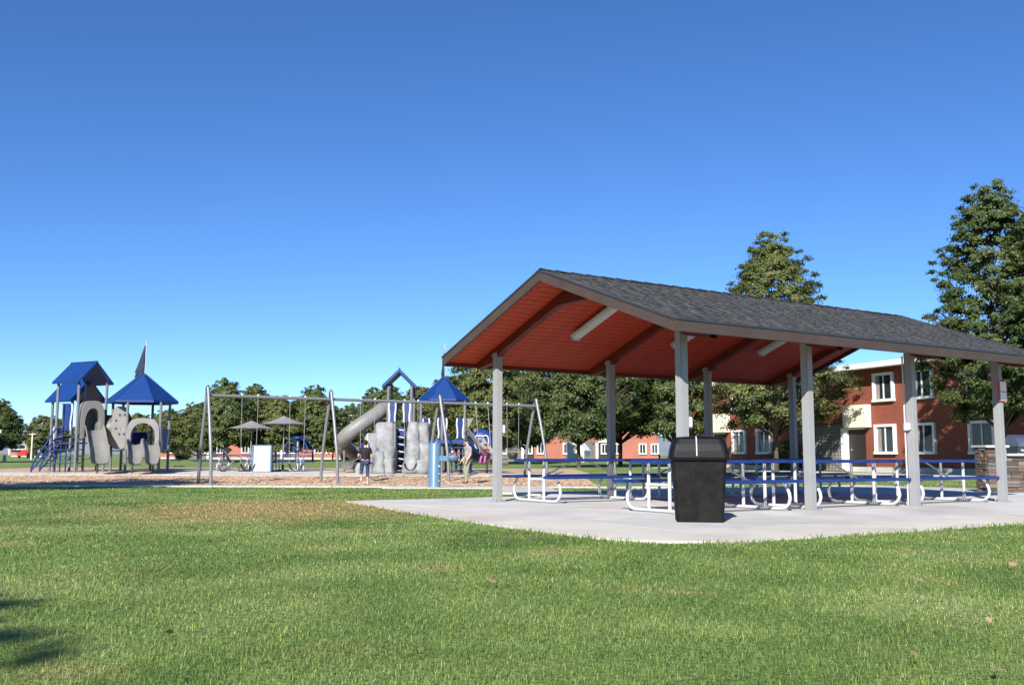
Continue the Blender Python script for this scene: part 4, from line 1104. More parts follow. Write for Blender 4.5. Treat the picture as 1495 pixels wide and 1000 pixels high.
def person(label, loc, rz, J, mats, hair='long', scale=1.0, bare_calf=False):
    """J: joint positions (x right, y forward is -y, z up). One continuous body, clothes and hair over it."""
    t = thing('person', label, 'person', loc, rz)
    V = []; E = []; Rr = []; idx = {}
    def add(k, r, par=None, pos=None):
        idx[k] = len(V); V.append(pos if pos else J[k]); Rr.append(r)
        if par is not None: E.append((idx[par], idx[k]))
    add('pelvis', (.13, .10)); add('waist', (.115, .09), 'pelvis'); add('chest', (.145, .105), 'waist'); add('neck', .052, 'chest'); add('chin', .058, 'neck')
    add('head', (.078, .092), 'chin'); add('crown', (.062, .070), 'head')
    for s in 'LR':
        add('sho'+s, .058, 'chest'); add('elb'+s, .040, 'sho'+s); add('wri'+s, .027, 'elb'+s); add('han'+s, (.034, .018), 'wri'+s)
        add('hip'+s, .085, 'pelvis'); add('kne'+s, .055, 'hip'+s); add('ank'+s, .036, 'kne'+s); add('toe'+s, (.034, .026), 'ank'+s)
    nroots = [0]
    for s in 'LR':                       # five fingers rooted in each palm
        h = Vector(J['han'+s]); w = Vector(J['wri'+s]); d = (h-w).normalized()
        sd = d.cross(Vector((0, 1, .2))).normalized()
        for i, (off, L) in enumerate(((-.030, .055), (-.018, .075), (-.004, .082), (.010, .076), (.022, .06))):
            dd = (d+sd*(-.7 if i == 0 else .08*(i-2))).normalized(); b = h+sd*off-d*(.03 if i == 0 else 0)
            k = len(V); V.extend([tuple(b), tuple(b+dd*L*.55), tuple(b+dd*L*.9+Vector((0, -.02, -.01)))]); Rr.extend([.009, .0085, .007]); E.extend([(k, k+1), (k+1, k+2)]); nroots.append(k)
    body = skinned('body', V, E, Rr, mats['skin'], t, roots=nroots)
    hd = Vector(J['head']); ch = Vector(J['chin']); fwd = Vector(J.get('face', (0, -1, 0))).normalized(); sd = fwd.cross(Vector((0, 0, 1))).normalized()
    for s in (-1, 1):
        e = MB(); e.ball(hd+fwd*.086+sd*s*.031+Vector((0, 0, .005)), .0125, 8); e.build('eye', M['eye'], t)
        e = MB(); e.ball(hd+sd*s*.083+Vector((0, 0, -.01)), .03, 8, (.45, .7, 1)); e.build('ear', mats['skin'], t)
    e = MB(); e.tube([hd+fwd*.082+Vector((0, 0, .01)), hd+fwd*.108+Vector((0, 0, -.03)), hd+fwd*.088+Vector((0, 0, -.04))], .013, 6); e.build('nose', mats['skin'], t)
    e = MB(); e.tube([hd+fwd*.083-sd*.024+Vector((0, 0, -.068)), hd+fwd*.09+Vector((0, 0, -.07)), hd+fwd*.083+sd*.024+Vector((0, 0, -.068))], .006, 5); e.build('mouth', M['maroon'], t)
    # hair
    hb = MB(); hb.ball(hd-fwd*.022+Vector((0, 0, .045)), .108, 14, (.98, 1.0, .92))
    if hair == 'bun': hb.ball(hd-fwd*.10+Vector((0, 0, .10)), .055, 10)
    if hair == 'long': hb.ball(hd-fwd*.05+Vector((0, 0, -.05)), .095, 12, (1, .8, 1.2))
    hb.build('hair', mats['hair'], t)
    # shirt
    g = lambda k, f: tuple(Vector(J[k]).lerp(Vector(J[f[0]]), f[1])) if f else J[k]
    vs = [J['pelvis'], J['waist'], J['chest'], g('chest', ('neck', .55)), g('chest', ('neck', .95))]; es = [(0, 1), (1, 2), (2, 3), (3, 4)]; rs_ = [(.150, .120), (.148, .118), (.180, .138), (.15, .13), .085]
    for s in 'LR':
        k = len(vs); vs += [J['sho'+s], g('sho'+s, ('elb'+s, .75))]; es += [(3, k), (k, k+1)]; rs_ += [.080, .066]
    skinned('shirt', vs, es, rs_, mats['shirt'], t)
    f = mats.get('legfrac', .93)
    vs = [tuple(Vector(J['pelvis'])+Vector((0, 0, .03)))]; es = []; rs_ = [(.145, .118)]
    for s in 'LR':
        k = len(vs); vs += [J['hip'+s], J['kne'+s], g('kne'+s, ('ank'+s, f))]; es += [(0, k), (k, k+1), (k+1, k+2)]; rs_ += [.104, .074, .058]
    skinned('trousers', vs, es, rs_, mats['legs'], t)
    for s in 'LR':
        a = Vector(J['ank'+s]); b = Vector(J['toe'+s]); d = (b-a); d.z = 0
        if d.length < .02: d = Vector((0, -.1, 0))
        d.normalize(); m_ = MB(); c = a.lerp(b, .45)
        m_.tube([a-d*.05+Vector((0, 0, -.03)), a+Vector((0, 0, -.02)), c+Vector((0, 0, -.012)), b+d*.03], .05, 10, radii=[.036, .046, .045, .028]); m_.build('shoe', mats['shoe'], t)
    return t
# woman in black, seen from behind, walking away
PX, PY = X_at(535, 36.6), 36.6
Jw = dict(pelvis=(0, 0, .86), waist=(0, .0, 1.0), chest=(0, .02, 1.20), neck=(0, .0, 1.36), chin=(0, -.02, 1.42), head=(0, -.02, 1.50), crown=(0, 0, 1.58),
          shoL=(-.17, .02, 1.29), elbL=(-.24, .02, 1.04), wriL=(-.31, -.12, .84), hanL=(-.34, -.16, .77), shoR=(.17, .02, 1.29), elbR=(.25, .04, 1.05), wriR=(.21, -.17, .95), hanR=(.18, -.24, .93),
          hipL=(-.09, 0, .82), kneL=(-.10, -.05, .45), ankL=(-.10, .02, .085), toeL=(-.11, -.13, .035), hipR=(.09, 0, .82), kneR=(.13, -.10, .47), ankR=(.14, .20, .22), toeR=(.13, .16, .07), face=(-.1, -1, 0))
person('person in black t-shirt and cropped dark jeans walking away towards the swings', (PX, PY, terr(PX, PY)-.01), math.pi+R(12), Jw,
       dict(skin=M['skin'], shirt=M['blackcloth'], legs=M['denim'], shoe=M['sandal'], hair=M['hair'], legfrac=.55), 'bun')
# man in grey, facing left
PX, PY = X_at(683, 37.6), 37.6
Jm = dict(pelvis=(0, 0, .90), waist=(0, .0, 1.05), chest=(0, .03, 1.27), neck=(0, .02, 1.45), chin=(0, -.02, 1.51), head=(0, -.03, 1.60), crown=(0, -.01, 1.69),
          shoL=(-.19, .03, 1.37), elbL=(-.24, .08, 1.10), wriL=(-.22, -.10, .92), hanL=(-.21, -.15, .85), shoR=(.19, .03, 1.37), elbR=(.25, .02, 1.10), wriR=(.25, -.12, .90), hanR=(.25, -.16, .83),
          hipL=(-.095, 0, .86), kneL=(-.11, -.04, .47), ankL=(-.12, .05, .085), toeL=(-.13, -.12, .035), hipR=(.095, 0, .86), kneR=(.11, -.06, .48), ankR=(.13, -.10, .085), toeR=(.15, -.27, .035), face=(0, -1, .05))
person('person in grey t-shirt and khaki trousers standing beside the swing frame', (PX, PY, terr(PX, PY)-.01), R(-62), Jm,
       dict(skin=M['skinp'], shirt=M['greytee'], legs=M['khaki'], shoe=M['shoe'], hair=M['hair'], legfrac=.95), 'short')
# child sitting in the bucket swing, legs out
m_, h_ = midhw(693, 714); cp = S0+SD*m_+SN*.35
Jc = {k: tuple(Vector(v)*.62) for k, v in dict(pelvis=(0, 0, 0), waist=(0, .04, .16), chest=(0, .07, .38), neck=(0, .05, .54), chin=(0, .01, .61), head=(0, 0, .72), crown=(0, .02, .82),
          shoL=(-.18, .06, .46), elbL=(-.27, .02, .25), wriL=(-.25, -.16, .30), hanL=(-.25, -.20, .36), shoR=(.18, .06, .46), elbR=(.27, .02, .25), wriR=(.25, -.16, .30), hanR=(.25, -.20, .36),
          hipL=(-.10, -.02, -.03), kneL=(-.15, -.36, -.03), ankL=(-.17, -.46, -.40), toeL=(-.18, -.60, -.40), hipR=(.10, -.02, -.03), kneR=(.15, -.36, -.03), ankR=(.17, -.46, -.40), toeR=(.18, -.60, -.40)).items()}
Jc['face'] = (0, -1, 0)
def small_person(label, loc, rz, J, mats):
    global person_scale
    t = person(label, loc, rz, {k: (tuple(Vector(v)/.62) if k != 'face' else v) for k, v in J.items()}, mats, 'long'); t.scale = (.62, .62, .62); return t
small_person('child in maroon top and pink trousers sitting in a swing', (cp.x, cp.y, ZS+1.02), R(-25), Jc,
       dict(skin=M['skinp'], shirt=M['maroon'], legs=M['pink'], shoe=M['pink'], hair=M['hair'], legfrac=.9))

# ================================================================== BUILDINGS
def window(root, u, z0, w, h, proj=.14, surround=True, curtain=True):
    """projecting white box surround, sliding panes; wall plane is y=0, outside is -y"""
    f = MB(); t = .13
    for s in (-1, 1): f.box((u+s*(w/2-t/2), -proj/2, z0+h/2), (t, proj, h-2*t-.004))
    f.box((u, -proj/2, z0+h-t/2), (w, proj, t)); f.box((u, -proj/2-.02, z0+t/2), (w+.04, proj+.04, t))
    o = f.build('window', M['whitetrim'], root)
    iw, ih = w-2*t, h-2*t
    for s in (-1, 1):
        p = MB(); p.box((u+s*iw/4, -.03, z0+h/2), (iw/2-.03, .02, ih-.02)); p.build('pane', M['glass'], o)
    m = MB(); m.box((u, -.05, z0+h/2), (.07, .05, ih)); m.build('mullion', M['mullion'], o)
    for s in (-1, 1):
        m = MB(); m.box((u+s*(iw/2-.02), -.05, z0+h/2), (.04, .03, ih)); m.build('sash', M['mullion'], o)
    if curtain:
        c = MB()
        for i in range(5): c.box((u-iw/2+.06+i*.055, -.043, z0+h/2), (.045, .004, ih-.06))
        c.build('curtain', M['curtain'], o)
    return o
def entry(root, u, H=3.4, screen=True):
    """recessed dark door with cream panel above, white pier and pierced block screen"""
    d = MB(); d.box((u+.62, -.01, 1.08), (1.24, .05, 2.16)); dr = d.build('door', M['darkdoor'], root)
    k = MB(); k.ball((u+.25, -.07, 1.1), .05, 8); k.build('knob', M['galv'], dr)
    d = MB(); d.box((u+.62, -.05, 2.20), (1.3, .12, .08)); d.build('lintel', M['whitetrim'], root)
    c = MB(); c.box((u+.84, -.20, 2.84), (1.68, .40, 1.16)); c.build('canopy_panel', M['cream'], root)
    p = MB(); p.box((u-.16, -.15, 1.12), (.30, .30, 2.24)); p.build('pier', M['whitetrim'], root)
    if screen:
        s = MB(); n, mz = 14, 14; W, Hh = 3.6, 2.45; cw, chh = W/n, Hh/mz
        for i in range(n):
            for j in range(mz):
                x = u-.36-W+cw*(i+.5); z = chh*(j+.5); w_ = .028
                for a in (-1, 1):
                    s.box((x+a*(cw/2-w_/2), -.10, z), (w_, .14, chh-.012)); s.box((x, -.10, z+a*(chh/2-w_/2)), (cw-2*w_-.004, .14, w_))
                s.box((x, -.10, z), (cw*.30, .10, chh*.30), Matrix.Rotation(R(45), 3, 'Y'))
        o = s.build('block_screen', M['screenblock'], root); tag(o, kind='stuff')
        b = MB(); b.box((u-.36-W/2, .0, Hh/2), (W, .02, Hh)); b.build('screen_backing', M['greywall'], root)
def brick_building(label, loc, rz, u0, u1, depth, H, wins, entries, brick='brick', curtain=True, pitched=False):
    t = thing('brick_building', label, 'building', loc, rz)
    w = MB(); w.box(((u0+u1)/2, depth/2, H/2-.1), (u1-u0, depth-.002, H+.2)); w.build('wall', M[brick], t)
    f = MB(); f.box(((u0+u1)/2, depth/2, .08), (u1-u0+.10, depth+.10, .30)); f.build('foundation', M['slab'], t)
    r = MB()
    r.box(((u0+u1)/2, depth/2-.15, H+.10), (u1-u0+1.0, depth+1.3, .20)); ro = r.build('roof', M['roofwhite'], t)
    g = MB(); g.box(((u0+u1)/2, -.83, H+.10), (u1-u0+1.02, .05, .26)); g.build('roof_fascia', M['whitetrim'], ro)
    if pitched:
        q = MB(); q.prism([(u0-.4, -.9, H+.22), (u0-.4, depth+.9, H+.22), (u0-.4, depth/2, H+1.9)], (u1-u0+.8, 0, 0)); q.build('pitched_roof', M['roofwhite'], ro)
    for u, z0, ww, hh in wins: window(t, u, z0, ww, hh, curtain=curtain)
    for u in entries: entry(t, u)
    return t
wins = []
for k in (-1, 0, 1):
    for u in (-.38, 2.18, 5.6):
        v = u+12.6*k
        if -20 < v < 14: wins += [(v, .88, 1.44, 1.50), (v, 3.52, 1.44, 1.46)]
UD = Vector((.37, -.93, 0)).normalized()
brick_building('two-storey red brick apartment building with white framed windows behind the shelter', (19.0, 49.0, .02), math.atan2(UD.y, UD.x), -20.4, 15, 10, 5.25, wins, [-3.08, -15.7])
def far_wins(n, pitch, u0, ww=1.1, hh=1.35):
    out = []
    for i in range(n):
        for d in (0, pitch*.32): out += [(u0+i*pitch+d, .85, ww, hh), (u0+i*pitch+d, 3.4, ww, hh)]
    return out
Yb = 118
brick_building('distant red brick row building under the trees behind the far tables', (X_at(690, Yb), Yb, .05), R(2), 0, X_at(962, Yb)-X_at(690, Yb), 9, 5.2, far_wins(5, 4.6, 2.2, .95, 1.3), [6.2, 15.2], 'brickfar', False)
Yb = 150
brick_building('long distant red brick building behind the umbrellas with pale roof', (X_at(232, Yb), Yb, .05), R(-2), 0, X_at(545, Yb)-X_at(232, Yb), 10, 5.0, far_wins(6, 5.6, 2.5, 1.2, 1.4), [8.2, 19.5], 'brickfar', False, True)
Yb = 132
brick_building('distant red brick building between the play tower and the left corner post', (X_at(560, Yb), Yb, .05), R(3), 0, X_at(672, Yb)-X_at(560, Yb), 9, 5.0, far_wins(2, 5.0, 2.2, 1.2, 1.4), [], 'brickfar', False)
Yb = 85
gb = brick_building('dark flat-roofed building at the far left edge beside the tree', (X_at(-70, Yb), Yb-2.2, .05), R(27), 0, X_at(10, Yb)-X_at(-70, Yb)-.3, 8, 2.55, [], [], 'greywall', False)
Yb = 230
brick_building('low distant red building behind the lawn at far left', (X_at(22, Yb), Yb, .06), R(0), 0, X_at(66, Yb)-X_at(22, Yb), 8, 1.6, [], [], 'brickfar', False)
Yb = 140
t = thing('shed', 'pale grey gabled stair block seen left of the dark far post', 'shed', (X_at(838, 105), 105, .05), R(-20))
mb = MB(); mb.prism([(0, 0, -.1), (0, 0, 2.6), (1.1, 0, 1.2), (1.1, 0, -.1)], (0, 2.4, 0)); mb.build('wall', M['cream'], t)
mb = MB(); mb.prism([(-.06, -.08, 2.62), (1.16, -.08, 1.18), (1.16, -.08, 1.26), (-.06, -.08, 2.72)], (0, 2.56, 0)); mb.build('roof', M['whitetrim'], t)
mb = MB(); mb.box((-.4, .3, 1.0), (.75, .5, 2.1)); mb.build('porch', M['whitetrim'], t)

# houses on the hill slope far left
rh = random.Random(8)
for i in range(9):
    Yh = 420+rh.uniform(-30, 200); pxh = 24+i*3.3+rh.uniform(-1, 1)
    zb = rh.uniform(.5, 9)*(Yh/500)
    t = thing('house', 'distant pale hillside house, number %d from the left beyond the lawn' % (i+1), 'house', (X_at(pxh, Yh), Yh, zb), rh.uniform(-.4, .4), 'distant houses beyond the lawn')
    t['label'] = 'small distant hillside house at far left, %s along the row' % ['first', 'second', 'third', 'fourth', 'fifth', 'sixth', 'seventh', 'eighth', 'ninth'][i]
    w_, d_, h_ = rh.uniform(3, 5.5), 4, rh.uniform(1.8, 3)
    mb = MB(); mb.box((0, 0, h_/2-2), (w_, d_, h_+4)); mb.build('wall', M[rh.choice(('whitetrim', 'balcony', 'cream', 'greywall'))], t)
    mb = MB(); mb.prism([(-w_/2-.3, -d_/2-.3, h_), (-w_/2-.3, d_/2+.3, h_), (-w_/2-.3, 0, h_+1.1)], (w_+.6, 0, 0)); mb.build('roof', M['greywall'], t)
    for q in (-.25, .25):
        mb = MB(); mb.box((q*w_, -d_/2-.03, h_*.55), (.7, .06, .9)); mb.build('window', M['glass'], t)
# utility pole, sign board and parked vehicles at the far left
Yv = 120
t = thing('utility_pole', 'pale utility pole standing beyond the far left lawn', 'pole', (X_at(51, Yv), Yv, .06))
mb = MB(); mb.cyl((0, 0, -.2), (0, 0, 3.3), .12, 8, .09); mb.build('pole', M['capstone'], t)
mb = MB(); mb.box((0, 0, 3.1), (.9, .08, .08)); mb.build('crossarm', M['capstone'], t)
t = thing('utility_cabinet', 'white utility cabinet beside the far left tree', 'cabinet', (X_at(12.5, 88), 88, .06))
mb = MB(); mb.box((0, 0, .3), (.24, .2, .62)); mb.build('case', M['whitetrim'], t, bevel=.02)
mb = MB(); mb.box((0, -.105, .3), (.18, .01, .5)); mb.build('door', M['paper'], t)
def car(px, y, m, label, rz):
    t = thing('parked_car', label, 'car', (X_at(px, y), y, .06), rz, 'vehicles parked beyond the far lawn')
    mb = MB(); pr = [(-2.2, .35), (-2.2, .75), (-1.9, .92), (-1.2, .98), (-.7, 1.42), (.7, 1.42), (1.35, .98), (2.05, .88), (2.2, .6), (2.2, .35)]
    mb.prism([(x, -.85, z) for x, z in pr], (0, 1.7, 0)); mb.build('body', M[m], t, bevel=.05)
    for s in (-1, 1):
        mb = MB(); mb.prism([(-1.05, s*.86, 1.0), (-.65, s*.86, 1.36), (.62, s*.86, 1.36), (1.1, s*.86, 1.0)], (0, s*.012, 0)); mb.build('window', M['glass'], t)
        for x in (-1.35, 1.4):
            w = MB(); w.cyl((x, s*.70, .32), (x, s*.90, .32), .32, 16); wo = w.build('wheel', M['rubber'], t)
            w = MB(); w.cyl((x, s*.895, .32), (x, s*.91, .32), .18, 12); w.build('rim', M['galv'], wo)
        w = MB(); w.box((2.19, s*.6, .68), (.06, .3, .14)); w.build('headlight', M['lamp'], t)
    return t
car(46.5, 165, 'carpaint', 'red car parked beyond the far left lawn', R(88))
car(57, 170, 'silverpaint', 'white car parked beside the red car beyond the far left lawn', R(100))
car(948, 128, 'denim', 'dark blue car parked before the white gable in the distance', R(95))

# ================================================================== TREES
def tree_meshes(seed, H, base, rad, prof, npuff, nleaf, leaf, mat_leaf, trunk_r, nlimb=26, flat=.62, puff=.17, fork=0):
    """returns (trunk mesh, crown mesh). prof(t) gives crown radius 0..1 for height 0..1 of the crown."""
    rg = np.random.default_rng(seed); rp = random.Random(seed)
    CH = H-base
    mb = MB(); top = Vector((rp.uniform(-.2, .2), rp.uniform(-.2, .2), H*.93))
    tr = ease([(0, 0, -.3), (0, 0, .3), (rp.uniform(-.1, .1), rp.uniform(-.1, .1), H*.3), (rp.uniform(-.2, .2), rp.uniform(-.2, .2), H*.6), top], 16)
    mb.tube(tr, trunk_r, 10, radii=[trunk_r*(1.35 if i == 0 else 1.0)*(1-.93*(i/(len(tr)-1))**.8) for i in range(len(tr))])
    puffs = []
    for i in range(npuff):
        t = ((i+.5)/npuff)**.85*.99
        R_ = rad*prof(t)
        a = i*2.39996+rp.uniform(-.5, .5)
        lob = 1+.16*math.sin(3*a+seed)+.10*math.sin(5*a+t*9+seed)
        rr = R_*lob*(rp.uniform(.45, 1.0)**.5)*(.94)
        pr = puff*rad*rp.uniform(.7, 1.35)*(1-.35*t)
        puffs.append((Vector((rr*math.cos(a), rr*math.sin(a), base+CH*t*.97+rp.uniform(-.25, .25))), pr))
    for i in range(int(npuff*.55)):                       # thin leading shoots that break the outline
        t = rp.random()**.8; a = rp.uniform(0, 2*math.pi); R_ = rad*prof(t)*(1+.16*math.sin(3*a+seed))*rp.uniform(.98, 1.16)
        c = Vector((R_*math.cos(a), R_*math.sin(a), base+CH*t+rp.uniform(0, .5)))
        puffs.append((c, puff*rad*rp.uniform(.30, .55)))
    for i in range(7):
        puffs.append((Vector((rp.uniform(-.5, .5), rp.uniform(-.5, .5), H*rp.uniform(.93, 1.02))), puff*rad*rp.uniform(.3, .5)))
    limbs = sorted(puffs, key=lambda q: -q[0].xy.length)[:nlimb]
    for c, pr in limbs:
        z0 = max(base*.72, c.z-c.xy.length*rp.uniform(.55, .95)); k = min(len(tr)-1, int(z0/(H*.93)*(len(tr)-1)))
        s0 = tr[k].copy(); s0.z = min(z0, H*.9)
        r0 = trunk_r*.42*(1-.7*z0/H); mid = s0.lerp(c, .5)+Vector((0, 0, rp.uniform(-.05, .25)))
        mb.tube(ease([s0, mid, c], 8), r0, 6, radii=[r0*(1-.85*i/8) for i in range(9)])
        for _ in range(2):
            e = c+Vector((rp.uniform(-1, 1), rp.uniform(-1, 1), rp.uniform(-.3, .9)))*pr*1.2
            mb.tube([mid.lerp(c, .5), e], r0*.3, 5, radii=[r0*.35, r0*.08])
    tm = mb.mesh('trunk'); tm.materials.append(M['bark'])
    # leaves: small folded blades around each puff
    wts = np.array([p[1]**2 for p in puffs]); wts /= wts.sum()
    cnt = rg.multinomial(nleaf, wts)
    P = []; Nn = []; T = []
    for (c, pr), n in zip(puffs, cnt):
        d = rg.normal(size=(n, 3)); d /= np.linalg.norm(d, axis=1)[:, None]
        r = pr*(rg.random(n)**.5)*(1+.42*rg.standard_normal(n))
        out = np.array([c.x, c.y, 0.0]); no = np.linalg.norm(out)+1e-6; out /= no
        q = d*r[:, None]; q[:, 2] *= flat
        q += out*(q[:, 2:3]*-.45)                       # puffs droop outwards
        P.append(q+np.array(c)); nn = d*.6+np.array([out[0]*.7, out[1]*.7, .6])+rg.normal(size=(n, 3))*.4
        Nn.append(nn); T.append(np.clip(.38+.16*rg.standard_normal(n)+rp.gauss(0, .10)+.22*(rg.random(n) > .95), 0, 1))
    P = np.concatenate(P); Nn = np.concatenate(Nn); T = np.concatenate(T); Nn /= np.linalg.norm(Nn, axis=1)[:, None]
    n = len(P); u = np.cross(Nn, rg.normal(size=(n, 3))); u /= np.linalg.norm(u, axis=1)[:, None]; w = np.cross(Nn, u)
    L = leaf*(.4+1.0*rg.random(n)**1.5+.25*(rg.random(n) > .9))[:, None]*1.12; W = L*.62
    V = np.stack([P-u*L*.5, P+w*W*.5+u*L*.05-Nn*L*.08, P+u*L*.55, P-w*W*.5+u*L*.05-Nn*L*.08], 1).reshape(-1, 3)
    F = (np.arange(n)[:, None]*4+np.array([0, 1, 2, 3])[None]).astype(np.int32)
    co = npmesh('crown', V, F, mat_leaf, np.repeat(T, 4)); cm = co.data; bpy.data.objects.remove(co)
    return tm, cm
def place_tree(meshes, x, y, label, rz=0, sc=1.0, sz=None, name='tree', group='park trees'):
    t = thing(name, label, 'tree', (x, y, terr(x, y)-.03), rz, group); t.scale = (sc, sc, sz or sc)
    for nm, m in zip(('trunk', 'crown'), meshes): child(m, nm, t, (0, 0, 0))
    return t
pyr = lambda t: (.55+.45*min(1, t/.2))*max(.03, (1-max(0, t-.18)/.84))**.55 if t > 0 else .5
rnd = lambda t: max(.12, math.sin(math.pi*min(1, .16+.80*t))**.75)
bro = lambda t: max(.10, (1-abs(2*t-.75)**2.4*.62)) if t < .9 else max(.1, .55*(1-t)/.1)
T_right = tree_meshes(21, 11.6, 2.5, 3.2, pyr, 320, 150000, .105, M['leaf'], .19, 60, puff=.125, flat=.52)
T_mid = tree_meshes(33, 11.3, 2.25, 3.4, pyr, 320, 150000, .108, M['leaf2'], .17, 60, puff=.13, flat=.6)
T_dense = tree_meshes(45, 9.6, 2.0, 3.6, rnd, 280, 110000, .14, M['leaf'], .2, 44, puff=.165)
T_broad = tree_meshes(57, 9.0, 1.9, 3.8, rnd, 260, 70000, .185, M['leaf2'], .2, 34, puff=.17)
T_far = tree_meshes(69, 8.6, 1.9, 3.6, pyr, 240, 48000, .225, M['leaf3'], .18, 26, puff=.175)
T_far2 = tree_meshes(81, 8.0, 1.6, 3.6, rnd, 240, 48000, .225, M['leaf2'], .18, 26, puff=.18)
def tp(px, y): return X_at(px, y), y
place_tree(T_right, *tp(1461, 38.5), 'tall pyramidal tree at the right edge rising above the shelter roof', R(40), .90, .99)
place_tree(T_right, *tp(1560, 36.0), 'tree at the right frame edge beside the tall pyramidal tree', R(160), .92)
place_tree(T_mid, *tp(1131, 50.0), 'pointed tree before the brick building, its top above the shelter roof', R(10), 1.06)
place_tree(T_dense, *tp(985, 66), 'dense dark tree right of the dark far post behind the bin', R(70), 1.05)
place_tree(T_dense, *tp(905, 72), 'dense tree between the far posts beneath the red ceiling', R(200), 1.12)
place_tree(T_dense, *tp(845, 63), 'dense dark tree right of the last swing frame', R(310), .98)
place_tree(T_broad, *tp(715, 82), 'broad yellowing tree behind the left corner post', R(20), 1.05)
place_tree(T_broad, *tp(768, 96), 'yellowing tree peeping between the corner post and dense tree', R(140), .98)
place_tree(T_far2, *tp(688, 98), 'yellowing tree right of the flagged square roof', R(50), 1.08)
place_tree(T_far, *tp(650, 112), 'dark tree directly behind the flagged middle tower', R(80), 1.06)
place_tree(T_far2, *tp(592, 118), 'rounded tree behind the small gable frame', R(170), .94)
place_tree(T_far, *tp(548, 112), 'dark pointed tree behind the tube slide', R(230), .92)
place_tree(T_far, *tp(459, 106), 'single pointed tree with bare trunk between the first two swing frames', R(15), .90)
place_tree(T_far2, *tp(488, 125), 'tree filling the gap right of the single pointed tree', R(140), .82)
place_tree(T_far2, *tp(435, 128), 'tree half hidden behind the single pointed tree', R(20), .95)
place_tree(T_far2, *tp(622, 108), 'tree between the gable frame and the flagged roof', R(75), 1.0)
place_tree(T_far, *tp(570, 100), 'dark tree behind the top of the tube slide', R(310), .86)
place_tree(T_dense, *tp(1040, 78), 'dense tree seen under the ceiling right of the corner post', R(45), 1.05)
place_tree(T_far, *tp(514, 170), 'small far dark tree beside the pale roof', R(95), 1.05)
place_tree(T_far2, *tp(405, 104), 'tree behind the right grey umbrella', R(35), .84)
place_tree(T_far, *tp(372, 112), 'pointed tree behind the left grey umbrella', R(120), .96)
place_tree(T_far, *tp(330, 100), 'tallest tree of the clump right of the first swing frame', R(260), .93)
place_tree(T_far2, *tp(292, 112), 'tree just left of the first swing frame', R(300), .80)
place_tree(T_far2, *tp(248, 125), 'tree behind the right posts of the six-sided tower', R(10), .78)
place_tree(T_far2, *tp(205, 130), 'tree seen through the arched entry of the six-sided tower', R(200), .74)
place_tree(T_far2, *tp(68, 125), 'low rounded tree left of the play tower stairs', R(90), .68)
place_tree(T_far2, *tp(88, 140), 'low tree directly behind the play tower stairs', R(190), .70)
place_tree(T_far, *tp(2, 95), 'tree cut by the left frame edge beside the flat-roofed building', R(0), .66)
place_tree(T_dense, -20.4, 17.6, 'tall tree out of frame left whose shadow crosses the lawn', R(30), 1.4)
place_tree(T_dense, -7.22, -5.7, 'tree behind the viewer whose shadow touches the lower left lawn', R(120), .74)
# low hedge shrubs against the far building (dark masses between windows)
def shrub(px, y, sc, label):
    t = thing('shrub', label, 'shrub', (X_at(px, y), y, terr(X_at(px, y), y)-.05), R(px*7 % 360), 'shrubs by the far buildings'); t.scale = (sc*1.1, sc*1.1, sc)
    child(T_far2[1], 'foliage', t, (0, 0, -.55*1.0)).scale = (.3, .3, .34)
    child(T_far2[0], 'stem', t, (0, 0, 0)).scale = (.22, .22, .22)
for px, y, sc, lab in ((512, 140, 1.2, 'dark shrub at the foot of the tube slide view'), (530, 142, 1.1, 'dark shrub beside the distant brick wall near the rock'), (270, 140, 1.0, 'dark shrub left of the first swing frame'),
                       (1150, 55, .75, 'dark shrub at the brick wall behind the third front post'), (1158, 57.5, .8, 'dark shrub beside the block screen of the brick building')):
    shrub(px, y, sc, lab)

# ================================================================== GRASS AND SMALL THINGS ON THE LAWN
rg = np.random.default_rng(7)
NB = 560000
d0, d1 = 2.6, 33.0
u = rg.random(NB)
# blade count per square metre falls with distance, blades widen to match what the eye resolves
dd = d0*(d1/d0)**(u**.92)
ang_ = (rg.random(NB)*2-1)*R(35)
X = dd*np.tan(ang_); Y = dd+rg.normal(0, .12, NB)
dl = np.stack([X-P2.x, Y-P2.y], 1); a_ = dl @ np.array([RV.x, RV.y]); b_ = dl @ np.array([GV.x, GV.y])
ed = np.interp(b_, [-6.4, -3.2, -.6, 2.0], [-2.15, -2.65, -3.0, -3.12])
corner = (a_ < A0-.2) & (b_ > 1.93) & (((a_-A0)/1.32)**2+((b_-1.93)/1.17)**2 > 1.0)
creep = .05*np.abs(np.sin(a_*7.3)*np.sin(b_*5.1+1))+.02*rg.random(NB)
ins = ((a_ > ed-.01+creep) & (a_ < A1) & (b_ > B0+creep) & (b_ < 3.11-creep) & ~corner) | ((a_ > 2.6) & (a_ < A1) & (b_ > -8.2) & (b_ < B0))
pathm = (np.abs(X-.48) < .80) & (Y > 21.5) & (Y < 33)
padm = (X > FX-1.7) & (X < FX+2.7) & (Y > FY-.7)
keep = ~ins & ~pathm & ~padm
near = (np.abs(a_-ed) < .10) & (b_ < 3.1) & (b_ > B0) | (np.abs(b_-3.1) < .10) & (a_ > -3)
near = near[keep]
X = X[keep]; Y = Y[keep]; dd = dd[keep]; n = len(X)
Z = np.interp(Y, TY, TZ); Z = np.where(Z < 0, Z*(1-np.clip((X-5)/5, 0, 1)), Z)-.035
cl = .5+.5*np.sin(X*2.1+1.3*np.sin(Y*1.7))*np.sin(Y*2.6+1.1*np.sin(X*2.3))
h = (.015+.020*rg.random(n)+.014*cl*rg.random(n))*(1+.15*rg.standard_normal(n)); h = np.where(near, h*(1.3+.9*rg.random(n)), h); h = np.clip(h, .014, .11)
wd = .0026*np.maximum(1, dd/4.2)*(.7+.6*rg.random(n))
az = rg.random(n)*2*np.pi; ln = .4+1.1*rg.random(n)
